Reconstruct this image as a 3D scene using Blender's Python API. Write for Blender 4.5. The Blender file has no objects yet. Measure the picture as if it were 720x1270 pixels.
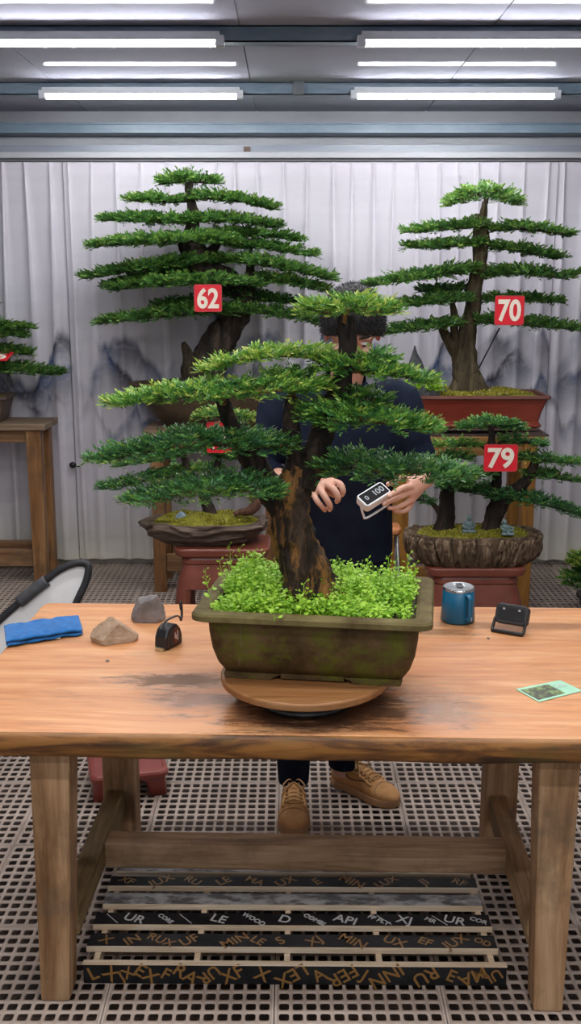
import bpy, math, random
import numpy as np
from mathutils import Vector, Matrix, noise
rng = np.random.default_rng(7)
random.seed(7)
S = bpy.context.scene
COL = S.collection
PI = math.pi

# ------------------------------------------------------------------ camera
CAMZ, F, TH = 1.75, 1300.0, math.radians(12.4)
ct, st = math.cos(TH), math.sin(TH)
cam = bpy.data.cameras.new('camera')
camo = bpy.data.objects.new('camera', cam)
COL.objects.link(camo)
camo.location = (0, 0, CAMZ)
camo.rotation_euler = (PI / 2 - TH, 0, 0)
cam.sensor_fit = 'VERTICAL'
cam.sensor_height = 24
cam.lens = F / 1270 * 24
cam.clip_start = 0.05
S.camera = camo

def P(px, py, d):
    """the point that stands at distance d along the floor under the viewing ray of a pixel of the photo"""
    a = (px - 360) / F
    b = -(py - 635) / F
    dy = ct + b * st
    dz = -st + b * ct
    return np.array([a * d / dy, d, CAMZ + dz * d / dy])
def Z(py, d): return float(P(360, py, d)[2])
def X(px, py, d): return float(P(px, py, d)[0])
def scale_at(py, d):
    b = -(py - 635) / F
    return d / (ct + b * st) / F            # metres per pixel

# ------------------------------------------------------------------ objects
def empty(name, loc, label, cat, group=None, rz=0):
    o = bpy.data.objects.new(name, None)
    COL.objects.link(o)
    o.location = loc
    o.rotation_euler = (0, 0, rz)
    o.empty_display_size = 0.1
    return tag(o, label, cat, group)
def tag(o, label=None, cat=None, group=None, kind=None):
    if label: o['label'] = label
    if cat: o['category'] = cat
    if group: o['group'] = group
    if kind: o['kind'] = kind
    return o

class MB:
    """collects vertices and faces; build() links them as ONE mesh object"""
    def __init__(s): s.v = []; s.f = []; s.n = 0
    def add(s, v, f):
        v = np.asarray(v, float).reshape(-1, 3)
        s.v.append(v)
        n = s.n
        s.f.extend([tuple(int(i) + n for i in q) for q in f])
        s.n += len(v)
        return s
    def box(s, x0, x1, y0, y1, z0, z1, M=None):
        v = np.array([(x, y, z) for z in (z0, z1) for y in (y0, y1) for x in (x0, x1)], float)
        if M is not None: v = np.array([M @ Vector(p) for p in v])
        return s.add(v, [(0, 2, 3, 1), (4, 5, 7, 6), (0, 1, 5, 4), (2, 6, 7, 3), (0, 4, 6, 2), (1, 3, 7, 5)])
    def post(s, a, b, wa, wb):
        """tapered square post between two points standing one over the other"""
        v = []
        for p, w in ((a, wa), (b, wb)):
            for sx, sy in ((-1, -1), (1, -1), (1, 1), (-1, 1)):
                v.append((p[0] + sx * w[0] / 2, p[1] + sy * w[1] / 2, p[2]))
        return s.add(v, [(3, 2, 1, 0), (4, 5, 6, 7), (0, 1, 5, 4), (1, 2, 6, 5), (2, 3, 7, 6), (3, 0, 4, 7)])
    def tube(s, pts, rad, n=10, ry=None, ref=None, bark=0.0, fq=6.0, cap=True):
        """swept tube; rad per point, ry = second radius, ref = direction of the first radius"""
        pts = np.asarray(pts, float)
        m = len(pts)
        rad = np.broadcast_to(np.asarray(rad, float), (m,))
        ry = rad if ry is None else np.broadcast_to(np.asarray(ry, float), (m,))
        T = np.gradient(pts, axis=0)
        T /= np.linalg.norm(T, axis=1)[:, None] + 1e-12
        if ref is None:
            u = np.cross(T[0], (0, 0, 1.0))
            if np.linalg.norm(u) < .1: u = np.cross(T[0], (0, 1.0, 0))
        else: u = np.asarray(ref, float)
        V = []
        for i in range(m):
            if ref is not None: u = np.asarray(ref, float)
            u = u - T[i] * np.dot(u, T[i])
            u = u / (np.linalg.norm(u) + 1e-12)
            w = np.cross(T[i], u)
            for k in range(n):
                a = 2 * PI * k / n
                r1, r2 = rad[i], ry[i]
                if bark:
                    q = Vector((math.cos(a) * fq * .35, math.sin(a) * fq * .35, i * .13 + pts[0][0] * 7))
                    g = 1 + bark * (noise.noise(q) + .6 * noise.noise(q * 2.7) + .35 * abs(noise.noise(Vector((math.cos(a) * 3, math.sin(a) * 3, i * .05)) * 2.2)))
                    r1, r2 = r1 * g, r2 * g
                V.append(pts[i] + u * math.cos(a) * r1 + w * math.sin(a) * r2)
        f = []
        for i in range(m - 1):
            for k in range(n):
                k2 = (k + 1) % n
                f.append((i * n + k, i * n + k2, (i + 1) * n + k2, (i + 1) * n + k))
        if cap:
            f.append(tuple(range(n))[::-1])
            f.append(tuple(range((m - 1) * n, m * n)))
        return s.add(V, f)
    def ball(s, c, r, nu=14, nv=9, R=None):
        """ellipsoid"""
        r = np.broadcast_to(np.asarray(r, float), (3,))
        v = []
        for j in range(1, nv):
            t = PI * j / nv
            for i in range(nu):
                p = 2 * PI * i / nu
                v.append((math.sin(t) * math.cos(p) * r[0], math.sin(t) * math.sin(p) * r[1], math.cos(t) * r[2]))
        v += [(0, 0, r[2]), (0, 0, -r[2])]
        v = np.array(v)
        if R is not None: v = v @ np.array(R).T
        v = v + np.asarray(c, float)
        f = []
        for j in range(nv - 2):
            for i in range(nu):
                i2 = (i + 1) % nu
                f.append((j * nu + i, (j + 1) * nu + i, (j + 1) * nu + i2, j * nu + i2))
        top, bot = len(v) - 2, len(v) - 1
        for i in range(nu):
            i2 = (i + 1) % nu
            f.append((top, i, i2))
            f.append((bot, (nv - 2) * nu + i2, (nv - 2) * nu + i))
        return s.add(v, f)
    def loft(s, rings, cap0=True, cap1=True):
        n = len(rings[0])
        V = np.concatenate([np.asarray(r, float) for r in rings])
        f = []
        for i in range(len(rings) - 1):
            for k in range(n):
                k2 = (k + 1) % n
                f.append((i * n + k, i * n + k2, (i + 1) * n + k2, (i + 1) * n + k))
        if cap0: f.append(tuple(range(n))[::-1])
        if cap1: f.append(tuple(range((len(rings) - 1) * n, len(rings) * n)))
        return s.add(V, f)
    def prism(s, poly, axis, a, b):
        """polygon (2D list) pushed along an axis from a to b; axis 0: (y,z), 1: (x,z), 2: (x,y)"""
        def at(p, t):
            return (t, p[0], p[1]) if axis == 0 else (p[0], t, p[1]) if axis == 1 else (p[0], p[1], t)
        n = len(poly)
        return s.add([at(p, a) for p in poly] + [at(p, b) for p in poly],
                     [tuple(range(n))[::-1], tuple(range(n, 2 * n))] + [(i, (i + 1) % n, n + (i + 1) % n, n + i) for i in range(n)])
    def mesh(s, name):
        me = bpy.data.meshes.new(name)
        me.from_pydata(np.concatenate(s.v).tolist(), [], s.f)
        me.update()
        return me
    def build(s, name, mat, parent=None, smooth=False, bevel=0, off=None, fix=True):
        if off is not None: s.v = [v - np.asarray(off, float) for v in s.v]
        me = s.mesh(name)
        if fix:
            import bmesh
            b = bmesh.new(); b.from_mesh(me)
            bmesh.ops.recalc_face_normals(b, faces=b.faces)
            b.to_mesh(me); b.free()
        if smooth: me.shade_smooth()
        o = link(name, me, mat, parent)
        if bevel:
            m = o.modifiers.new('bevel', 'BEVEL')
            m.width = bevel; m.segments = 2; m.limit_method = 'ANGLE'; m.angle_limit = .6
        return o
def link(name, me, mat, parent=None):
    o = bpy.data.objects.new(name, me)
    COL.objects.link(o)
    if mat: me.materials.append(mat)
    if parent: o.parent = parent
    return o
def copy_tree(o, parent=None):
    c = o.copy()
    COL.objects.link(c)
    if parent: c.parent = parent
    for ch in [x for x in COL.objects if x.parent == o]:
        copy_tree(ch, c)
    return c

def rrect(z, hx, hy, r, n=6, cx=0, cy=0):
    r = min(r, hx * .99, hy * .99)
    out = []
    for sx, sy, a0 in ((1, 1, 0), (-1, 1, PI / 2), (-1, -1, PI), (1, -1, 1.5 * PI)):
        for k in range(n + 1):
            a = a0 + PI / 2 * k / n
            out.append((cx + sx * (hx - r) + math.cos(a) * r, cy + sy * (hy - r) + math.sin(a) * r, z))
    return out
def ell(z, rx, ry, n=48, cx=0, cy=0):
    return [(cx + rx * math.cos(2 * PI * k / n), cy + ry * math.sin(2 * PI * k / n), z) for k in range(n)]
def spline(pts, k=6):
    """Catmull-Rom through rows (any number of columns)"""
    p = np.asarray(pts, float)
    if len(p) < 3:
        t = np.linspace(0, 1, k + 1)[:, None]
        return p[0] * (1 - t) + p[-1] * t
    q = np.vstack([2 * p[0] - p[1], p, 2 * p[-1] - p[-2]])
    out = []
    for i in range(1, len(q) - 2):
        for t in np.linspace(0, 1, k, endpoint=False):
            out.append(.5 * (2 * q[i] + (q[i + 1] - q[i - 1]) * t + (2 * q[i - 1] - 5 * q[i] + 4 * q[i + 1] - q[i + 2]) * t * t
                             + (3 * q[i] - q[i - 1] - 3 * q[i + 1] + q[i + 2]) * t ** 3))
    out.append(p[-1])
    return np.array(out)
def text_mesh(body, size, depth, bold=0.0, align='CENTER'):
    """lettering as a mesh lying in x,y with its face at +z, centred"""
    cu = bpy.data.curves.new('lettering', 'FONT')
    cu.body = body; cu.size = size; cu.extrude = depth; cu.offset = bold
    cu.align_x = align; cu.align_y = 'CENTER'
    cu.resolution_u = 4
    o = bpy.data.objects.new('lettering', cu)
    COL.objects.link(o)
    dg = bpy.context.evaluated_depsgraph_get()
    me = bpy.data.meshes.new_from_object(o.evaluated_get(dg))
    bpy.data.objects.remove(o)
    bpy.data.curves.remove(cu)
    me.materials.clear()
    return me
def remeshed(mb, voxel, smooth=4, fac=.5):
    """one continuous skin over everything collected in mb"""
    me = mb.mesh('shape')
    o = bpy.data.objects.new('shape', me)
    COL.objects.link(o)
    m = o.modifiers.new('r', 'REMESH'); m.mode = 'VOXEL'; m.voxel_size = voxel
    if smooth:
        m = o.modifiers.new('s', 'SMOOTH'); m.iterations = smooth; m.factor = fac
    dg = bpy.context.evaluated_depsgraph_get()
    out = bpy.data.meshes.new_from_object(o.evaluated_get(dg))
    bpy.data.objects.remove(o)
    out.shade_smooth()
    return out

# ------------------------------------------------------------------ materials
def mat(name, base=(.5, .5, .5), rough=.5, metal=0, spec=.5):
    m = bpy.data.materials.new(name)
    m.use_nodes = True
    b = m.node_tree.nodes['Principled BSDF']
    b.inputs['Base Color'].default_value = (*base, 1)
    b.inputs['Roughness'].default_value = rough
    b.inputs['Metallic'].default_value = metal
    b.inputs['Specular IOR Level'].default_value = spec
    return m
def nd(m, t, **kw):
    n = m.node_tree.nodes.new(t)
    for k, v in kw.items():
        if k.startswith('i_'): n.inputs[k[2:].replace('_', ' ')].default_value = v
        else: setattr(n, k, v)
    return n
def lk(m, a, b): m.node_tree.links.new(a, b)
def bsdf(m): return m.node_tree.nodes['Principled BSDF']
def coords(m, scale=(1, 1, 1), rot=(0, 0, 0), kind='Object'):
    t = nd(m, 'ShaderNodeTexCoord')
    mp = nd(m, 'ShaderNodeMapping')
    mp.inputs['Scale'].default_value = scale
    mp.inputs['Rotation'].default_value = rot
    lk(m, t.outputs[kind], mp.inputs['Vector'])
    return mp.outputs['Vector']
def noise_tex(m, vec, scale, detail=6, rough=.6, dist=0):
    n = nd(m, 'ShaderNodeTexNoise')
    n.inputs['Scale'].default_value = scale
    n.inputs['Detail'].default_value = detail
    n.inputs['Roughness'].default_value = rough
    n.inputs['Distortion'].default_value = dist
    lk(m, vec, n.inputs['Vector'])
    return n.outputs['Fac']
def ramp(m, fac, stops):
    r = nd(m, 'ShaderNodeValToRGB')
    el = r.color_ramp.elements
    while len(el) < len(stops): el.new(.5)
    for e, (p, c) in zip(el, stops):
        e.position = p
        e.color = (*c, 1) if len(c) == 3 else c
    lk(m, fac, r.inputs['Fac'])
    return r.outputs['Color']
def mix(m, fac, a, b, mode='MIX'):
    n = nd(m, 'ShaderNodeMix', data_type='RGBA', blend_type=mode)
    if isinstance(fac, (int, float)): n.inputs[0].default_value = fac
    else: lk(m, fac, n.inputs[0])
    for k, v in ((6, a), (7, b)):
        if isinstance(v, tuple): n.inputs[k].default_value = (*v, 1)
        else: lk(m, v, n.inputs[k])
    return n.outputs[2]
def math_n(m, op, a, b=None, c=None, clamp=False):
    n = nd(m, 'ShaderNodeMath', operation=op, use_clamp=clamp)
    for k, v in enumerate((a, b, c)):
        if v is None: continue
        if isinstance(v, (int, float)): n.inputs[k].default_value = v
        else: lk(m, v, n.inputs[k])
    return n.outputs[0]
def bump(m, h, strength=.3, dist=.01):
    n = nd(m, 'ShaderNodeBump')
    n.inputs['Strength'].default_value = strength
    n.inputs['Distance'].default_value = dist
    lk(m, h, n.inputs['Height'])
    lk(m, n.outputs['Normal'], bsdf(m).inputs['Normal'])
def color(m, c): lk(m, c, bsdf(m).inputs['Base Color'])

def noisy(name, c1, c2, scale=8, rough=.6, b=.2, bs=None, stretch=(1, 1, 1), lo=.35, hi=.65, dist=.01, spec=.5, metal=0):
    """two-tone mottled surface with fine bumps"""
    m = mat(name, c1, rough, metal, spec)
    v = coords(m, stretch)
    f = noise_tex(m, v, scale, 6, .65)
    color(m, ramp(m, f, [(lo, c1), (hi, c2)]))
    if b: bump(m, noise_tex(m, v, bs or scale * 4, 5, .7), b, dist)
    return m
def wood(name, cd, cm, cl, axis=0, rough=.5, dens=1.0, spec=.35, grime=None):
    """planed timber, grain along the given axis"""
    m = mat(name, cm, rough, 0, spec)
    sc = [9 * dens] * 3
    sc[axis] = .8 * dens
    v = coords(m, tuple(sc))
    f = noise_tex(m, v, 2.2, 8, .62, .8)
    c = ramp(m, f, [(.28, cd), (.5, cm), (.7, cl)])
    sc2 = [60 * dens] * 3
    sc2[axis] = 2.5 * dens
    g = noise_tex(m, coords(m, tuple(sc2)), 2.0, 4, .6)
    c = mix(m, .35, c, ramp(m, g, [(.3, (.35, .3, .26)), (.62, (1, 1, 1))]), 'MULTIPLY')
    if grime:
        h = noise_tex(m, coords(m, (1, 1, 1)), 5.5, 5, .65)
        c = mix(m, ramp(m, h, [(.5, (0, 0, 0)), (.72, (.75, .75, .75))]), c, grime)
    color(m, c)
    bump(m, g, .25, .004)
    return m

WHITE = mat('white_plastic', (.8, .8, .8), .35)
BLACK = mat('black_plastic', (.012, .012, .014), .4)
RUBBER = noisy('black_rubber', (.012, .012, .014), (.03, .03, .034), 20, .55, .15)
# ================================================================== SETTING
# floor: plastic grating tiles with rounded holes
M_grate = noisy('grating_plastic', (.38, .295, .24), (.50, .40, .33), 3.5, .5, .12, 60)
M_soil = noisy('dark_wet_ground', (.022, .014, .010), (.075, .045, .032), 5, .7, .5, 30)
def build_floor():
    tp, tq, nc, nr, cp, cq = .42, .43, 12, 11, .0338, .0378
    x_seam, y_seam = -.04, 2.597
    tx0, tx1, ty0, ty1 = -7, 7, -5, 10
    half, hh, hx, hy, ch, dep = cp / 2, cq / 2, .0125, .0138, .0042, .004
    hole = np.array([(-hx + ch, -hy), (hx - ch, -hy), (hx, -hy + ch), (hx, hy - ch), (hx - ch, hy), (-hx + ch, hy), (-hx, hy - ch), (-hx, -hy + ch)])
    cor = np.array([(-half, -hh), (half, -hh), (half, hh), (-half, hh)])
    unit = np.vstack([np.c_[cor, np.zeros(4)], np.c_[hole, np.zeros(8)], np.c_[hole, np.full(8, -dep)]])
    uf = [(0, 1, 5, 4), (1, 2, 7, 6), (2, 3, 9, 8), (3, 0, 11, 10), (1, 6, 5, 5), (2, 8, 7, 7), (3, 10, 9, 9), (0, 4, 11, 11)]
    quads, tris = [q for q in uf if q[2] != q[3]], [q[:3] for q in uf if q[2] == q[3]]
    for k in range(8):
        k2 = (k + 1) % 8
        quads.append((4 + k, 4 + k2, 12 + k2, 12 + k))
    cs = []
    brd = []
    for i in range(tx0, tx1):
        for j in range(ty0, ty1):
            ox, oy = x_seam + i * tp, y_seam + j * tq
            if oy > 6.5 or oy + tq < .4: continue
            for a in range(nc):
                for b_ in range(nr):
                    cs.append((ox + .0072 + (a + .5) * cp, oy + .0071 + (b_ + .5) * cq))
            brd.append((ox + .001, oy + .001, ox + tp - .001, oy + tq - .001))
    cs = np.array(cs)
    V = (unit[None] + np.c_[cs, np.zeros(len(cs))][:, None]).reshape(-1, 3)
    base = (np.arange(len(cs)) * 20)[:, None, None]
    Q = (np.array(quads)[None] + base).reshape(-1, 4)
    T = (np.array(tris)[None] + base).reshape(-1, 3)
    bv, bq = [], []
    for (x0, y0, x1, y1) in brd:
        g = .0065
        for (a, b_, c, d) in ((x0, y0, x1, y0 + g), (x0, y1 - g, x1, y1), (x0, y0 + g, x0 + g, y1 - g), (x1 - g, y0 + g, x1, y1 - g)):
            n = len(bv)
            bv += [(a, b_, 0), (c, b_, 0), (c, d, 0), (a, d, 0), (a, b_, -dep), (c, b_, -dep), (c, d, -dep), (a, d, -dep)]
            bq += [(n, n + 1, n + 2, n + 3), (n, n + 4, n + 5, n + 1), (n + 1, n + 5, n + 6, n + 2), (n + 2, n + 6, n + 7, n + 3), (n + 3, n + 7, n + 4, n)]
    Q = np.vstack([Q, np.array(bq) + len(V)])
    V = np.vstack([V, np.array(bv)])
    o = raw_mesh('floor', V, Q, T, M_grate)
    tag(o, 'beige plastic grating floor tiles with rows of rounded holes', None, None, 'structure')
def raw_mesh(name, V, Q, T=None, m=None, parent=None, smooth=False, tone=None):
    me = bpy.data.meshes.new(name)
    me.vertices.add(len(V))
    me.vertices.foreach_set('co', np.ascontiguousarray(V, dtype=np.float32).ravel())
    nq, nt = len(Q), 0 if T is None else len(T)
    me.loops.add(nq * 4 + nt * 3)
    idx = np.asarray(Q).ravel() if nt == 0 else np.concatenate([np.asarray(Q).ravel(), np.asarray(T).ravel()])
    me.loops.foreach_set('vertex_index', idx.astype(np.int32))
    me.polygons.add(nq + nt)
    start = np.concatenate([np.arange(nq) * 4, nq * 4 + np.arange(nt) * 3]).astype(np.int32)
    me.polygons.foreach_set('loop_start', start)
    me.update(calc_edges=True)
    me.validate()
    if tone is not None:
        at = me.attributes.new('tone', 'FLOAT', 'POINT')
        at.data.foreach_set('value', np.asarray(tone, np.float32))
    if smooth: me.shade_smooth()
    return link(name, me, m, parent)
build_floor()
g = MB().box(-3.2, 3.2, -1.6, 6.7, -.12, -.045).build('ground', M_soil)
tag(g, 'dark wet ground under the floor grating', None, None, 'structure')

M_wall = noisy('wall_panel', (.34, .345, .37), (.40, .405, .43), 2, .6, .05, None, (1, 1, 1), .35, .65, .01, .1)
for nm, b in (('wall_back', (-3.2, 3.2, 6.58, 6.68, 0, 2.8)), ('wall_left', (-3.3, -3.2, -1.5, 6.68, 0, 2.8)), ('wall_right', (3.2, 3.3, -1.5, 6.68, 0, 2.8))):
    tag(MB().box(*b).build(nm, M_wall), 'plain pale panel wall', None, None, 'structure')
# ceiling: glossy sandwich panels, slightly wavy
HC = 2.735
M_ceil = mat('ceiling_panel', (.46, .465, .55), .6, 0, 0)
v = coords(M_ceil, (1, 1, 1))
nz = noise_tex(M_ceil, coords(M_ceil, (9, 1.6, 1)), 1.0, 6, .75)
bump(M_ceil, nz, .07, .004)
lk(M_ceil, M_ceil.node_tree.nodes['Bump'].outputs['Normal'], bsdf(M_ceil).inputs['Coat Normal'])
bsdf(M_ceil).inputs['Coat Weight'].default_value = .035
bsdf(M_ceil).inputs['Coat Roughness'].default_value = .02
c = MB()
w = 1.0
xs = -3.2
while xs < 3.2:
    c.box(xs + .003, min(xs + w, 3.2) - .003, -1.5, 6.6, HC, HC + .05)
    xs += w
c.box(-3.2, 3.2, -1.5, 6.6, HC + .008, HC + .06)
tag(c.build('ceiling', M_ceil), 'glossy grey ceiling panels reflecting the tube lights', None, None, 'structure')

M_beam = noisy('blue_grey_steel', (.14, .20, .265), (.20, .265, .33), 5, .4, .08, 40, (1, 3, 3))
M_rust = noisy('bracket_grey', (.10, .12, .14), (.2, .2, .2), 9, .5)
ROWS = (5.6, 4.4)
def c_beam(d, lab):
    z0 = HC - .062
    b = MB()
    b.box(-3.2, 3.2, d + .035, d + .039, z0, HC)
    b.box(-3.2, 3.2, d + .035, d + .115, z0, z0 + .005)
    b.box(-3.2, 3.2, d + .035, d + .115, HC - .006, HC - .001)
    b.box(-3.2, 3.2, d + .111, d + .115, z0, z0 + .02)
    o = tag(b.build('ceiling_beam', M_beam), lab, None, None, 'structure')
for d, t in zip(ROWS, ('blue grey steel beam behind the tube lights next to the curtain', 'blue grey steel beam behind the tube lights closer overhead')):
    c_beam(d, t)
for d in (3.2, 2.0):
    c_beam(d, 'blue grey steel beam across the ceiling')
b = MB().box(X(363, 107, 5.62), X(377, 107, 5.62), 5.61, 5.66, Z(117, 5.62), HC).build('beam_bracket', M_rust)
tag(b, 'small dark steel bracket on the beam between the tube lights', None, None, 'structure')
b = MB()
b.box(-3.2, 3.2, 6.44, 6.58, Z(165, 6.44), Z(152, 6.44))
b.box(-3.2, 3.2, 6.43, 6.44, Z(165, 6.44), Z(163, 6.44)); b.box(-3.2, 3.2, 6.43, 6.44, Z(154.5, 6.44), Z(152, 6.44))
tag(b.build('ceiling_beam', M_beam), 'blue grey steel beam along the top of the curtain wall', None, None, 'structure')
M_alu = noisy('pale_profile', (.20, .225, .27), (.30, .33, .38), 3, .35, .03, 40, (.3, 3, 3))
t = MB().box(-3.2, 3.2, 6.46, 6.58, Z(188.5, 6.46), Z(180, 6.46)).build('trim_1', M_alu)
tag(t, 'pale metal profile above the curtain track', None, None, 'structure')
M_cream = noisy('cream_curb', (.42, .40, .34), (.56, .53, .46), 4, .6, .1)
bb = MB()
for a, b_ in ((-3.2, X(100, 696, 6.47)), (X(106, 696, 6.47), X(676, 696, 6.47)), (X(693, 696, 6.47), 3.2)):
    bb.box(a, b_, 6.47, 6.58, 0, .06)
tag(bb.build('baseboard_back', M_cream), 'low cream curb under the curtains', None, None, 'structure')

# curtain track and curtains
M_track = mat('white_track', (.46, .46, .49), .5, 0, .2)
M_trackd = mat('track_shade', (.12, .12, .13), .6)
tr = empty('curtain_track', (0, 6.40, 2.4), 'white curtain track running above the white curtains', 'curtain track')
MB().box(-3.15, 3.15, -.05, .05, Z(196, 6.36) - 2.4, Z(188.5, 6.36) - 2.4).build('rail', M_track, tr, bevel=.004)
MB().box(-3.15, 3.15, -.02, .02, Z(200, 6.38) - 2.4, Z(196, 6.36) - 2.4).build('rail_shade_strip', M_trackd, tr)  # dark strip standing in for the shadow line under the rail
MB().box(X(302, 185, 6.44), X(310, 185, 6.44), .02, .058, Z(188, 6.44) - 2.4, Z(182, 6.44) - 2.4).build('bracket', noisy('rusty_bracket', (.09, .05, .035), (.2, .13, .1), 30), tr)

M_curt = mat('sheer_curtain_ink', (.7, .69, .73), .75, 0, .15)
def curtain_mat():
    m = M_curt
    tc = nd(m, 'ShaderNodeTexCoord')
    sep = nd(m, 'ShaderNodeSeparateXYZ')
    lk(m, tc.outputs['Object'], sep.inputs[0])
    x, z = sep.outputs['X'], sep.outputs['Z']
    def line(scale, seed, amp, off):
        cb = nd(m, 'ShaderNodeCombineXYZ')
        lk(m, x, cb.inputs[0]); cb.inputs[1].default_value = seed
        n = noise_tex(m, cb.outputs[0], scale, 4, .5)
        return math_n(m, 'MULTIPLY_ADD', n, amp, off)
    total = None
    v3 = coords(m, (1, .01, 1))
    tex = noise_tex(m, v3, 9, 8, .72, .6)
    gate = noise_tex(m, coords(m, (1, .01, .7)), 3.2, 2, .5)
    for scale, seed, amp, off, fall, wgt in ((2.6, 3.1, 1.7, .50, .28, 1.0), (4.6, 8.3, 1.2, .44, .20, .95), (2.1, 14.7, 1.2, .72, .28, .8)):
        h = line(scale, seed, amp, off)
        d = math_n(m, 'SUBTRACT', h, z)                                  # below the ridge
        on = math_n(m, 'MULTIPLY', d, 18, clamp=True)
        fade = math_n(m, 'SUBTRACT', 1, math_n(m, 'DIVIDE', d, fall), clamp=True)
        k = math_n(m, 'MULTIPLY', math_n(m, 'MULTIPLY', on, fade), wgt)
        total = k if total is None else math_n(m, 'MAXIMUM', total, k)
    g2 = ramp(m, gate, [(.43, (0, 0, 0)), (.54, (1, 1, 1))])
    t2 = ramp(m, tex, [(.30, (.4, .4, .4)), (.50, (1, 1, 1))])
    ink = math_n(m, 'MULTIPLY', math_n(m, 'MULTIPLY', total, g2), t2)
    hue = noise_tex(m, v3, 3.3, 2)
    icol = ramp(m, hue, [(.44, (.075, .072, .10)), (.56, (.03, .085, .22))])
    fine = noise_tex(m, coords(m, (1.2, .01, 7)), 1.4, 4, .6)
    warm = ramp(m, z, [(.02, (.90, .87, .74)), (.35, (.88, .835, .85)), (.62, (.87, .83, .89))])
    base = mix(m, .22, warm, ramp(m, fine, [(.35, (.75, .75, .77)), (.65, (1, 1, 1))]), 'MULTIPLY')
    col = mix(m, math_n(m, 'MULTIPLY', ink, 1.25, clamp=True), base, icol)
    b = bsdf(m)
    lk(m, col, b.inputs['Base Color'])
    tl = nd(m, 'ShaderNodeBsdfTranslucent')
    lk(m, col, tl.inputs['Color'])
    mx = nd(m, 'ShaderNodeMixShader')
    mx.inputs[0].default_value = .12
    lk(m, b.outputs[0], mx.inputs[1]); lk(m, tl.outputs[0], mx.inputs[2])
    tp = nd(m, 'ShaderNodeBsdfTransparent')
    mx2 = nd(m, 'ShaderNodeMixShader')
    mx2.inputs[0].default_value = .27
    lk(m, mx.outputs[0], mx2.inputs[1]); lk(m, tp.outputs[0], mx2.inputs[2])
    lk(m, mx2.outputs[0], m.node_tree.nodes['Material Output'].inputs['Surface'])
curtain_mat()
CD = 6.40
CTOP, CBOT = Z(202, CD), Z(692, CD)
def curtain(x0, x1, seed, zb, label):
    r = random.Random(seed)
    # pinch pleats: irregular spacing
    pl = [x0 + .03]
    while pl[-1] < x1 - .02: pl.append(pl[-1] + r.uniform(.105, .155))
    pl = np.array(pl)
    wob = np.array([r.uniform(-1, 1) for _ in pl])
    dep = np.array([r.uniform(.6, 1.25) for _ in pl])
    wid = np.array([r.uniform(.8, 1.9) for _ in pl])
    nx, nz_ = int((x1 - x0) / .0055), 44
    xs = np.linspace(x0, x1, nx)
    rows = []
    for j in range(nz_ + 1):
        t = (j / nz_) ** 1.25                       # 0 top .. 1 bottom
        z = CTOP + (zb - CTOP) * t
        y = np.zeros(nx)
        xx = xs.copy()
        for p, wv, dp, wd in zip(pl, wob, dep, wid):
            c = p + wv * .035 * t
            s = .0085 + .016 * wd * min(1, t * 3.2)
            e = np.exp(-((xs - c) / s) ** 2)
            y -= e * dp * (.010 + .014 * min(1, t * 2.5))
            y += .008 * np.exp(-((xs - c - .045) / .03) ** 2) * t * wv
        y += .004 * np.sin(xs * 9 + seed) * t
        rows.append(np.c_[xx, y, np.full(nx, z)])
    Vp, Qp = [], []
    for p, wv, dp, wd in zip(pl, wob, dep, wid):          # the folded-over cloth of every pinch pleat
        n0 = len(Vp)
        for j in range(nz_ + 1):
            t = (j / nz_) ** 1.25
            c = p + wv * .035 * t
            hw = .0035 + .013 * wd * min(1, t * 2.2) ** .9 * (1 - .2 * t)
            row = rows[j]
            i0 = int(np.argmin(abs(row[:, 0] - c)))
            for k in range(7):
                g = k / 6 * 2 - 1
                Vp.append((c + g * hw + .006 * wv * math.sin(t * 5), row[i0, 1] - .004 - .010 * math.sqrt(1 - g * g * .98), row[0, 2]))
        for j in range(nz_):
            for k in range(6):
                a_ = n0 + j * 7 + k
                Qp.append((a_, a_ + 1, a_ + 8, a_ + 7))
    Vp = np.array(Vp); Vp[:, 0] = np.clip(Vp[:, 0], x0, x1); Vp = Vp - np.array([(x0 + x1) / 2, 0, 0])
    V = np.concatenate(rows)
    V = V - np.array([(x0 + x1) / 2, 0, 0])
    i = np.arange(nx - 1)
    Q = []
    for j in range(nz_):
        a = j * nx + i
        Q.append(np.c_[a, a + 1, a + nx + 1, a + nx])
    root = empty('curtain', ((x0 + x1) / 2, CD, 0), label, 'curtain', 'white curtains along the back wall')
    raw_mesh('cloth', V, np.concatenate(Q), None, M_curt, root, True)
    raw_mesh('pleats', Vp, np.array(Qp), None, M_curt, root, True)
    # header tape: a second layer along the top, hem at the bottom
    for nm, za, zb_, dy in (('header_tape', CTOP + .004, CTOP - .075, -.004), ('hem', zb + .115, zb - .002, -.004)):
        h = []
        for z in (za, zb_):
            k = int(np.clip(((CTOP - z) / (CTOP - zb)), 0, 1) ** (1 / 1.25) * nz_ + .5)
            q = rows[k] - np.array([(x0 + x1) / 2, 0, 0])
            q = q.copy(); q[:, 2] = z; q[:, 1] += dy
            h.append(q)
        a = i
        raw_mesh(nm, np.concatenate(h), np.c_[a, a + 1, a + nx + 1, a + nx], None, M_curt, root, True)
xa, xb = X(88, 450, CD), X(679, 450, CD)
curtain(-3.1, xa, 3, CBOT - .004, 'white ink-painted curtain panel behind the wooden table at left edge')
curtain(xa + .004, xb, 5, CBOT, 'widest white ink-painted curtain panel, behind the two tall bonsai')
curtain(xb + .004, 3.1, 9, CBOT - .006, 'white curtain panel at the right edge, past the red pot')
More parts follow.
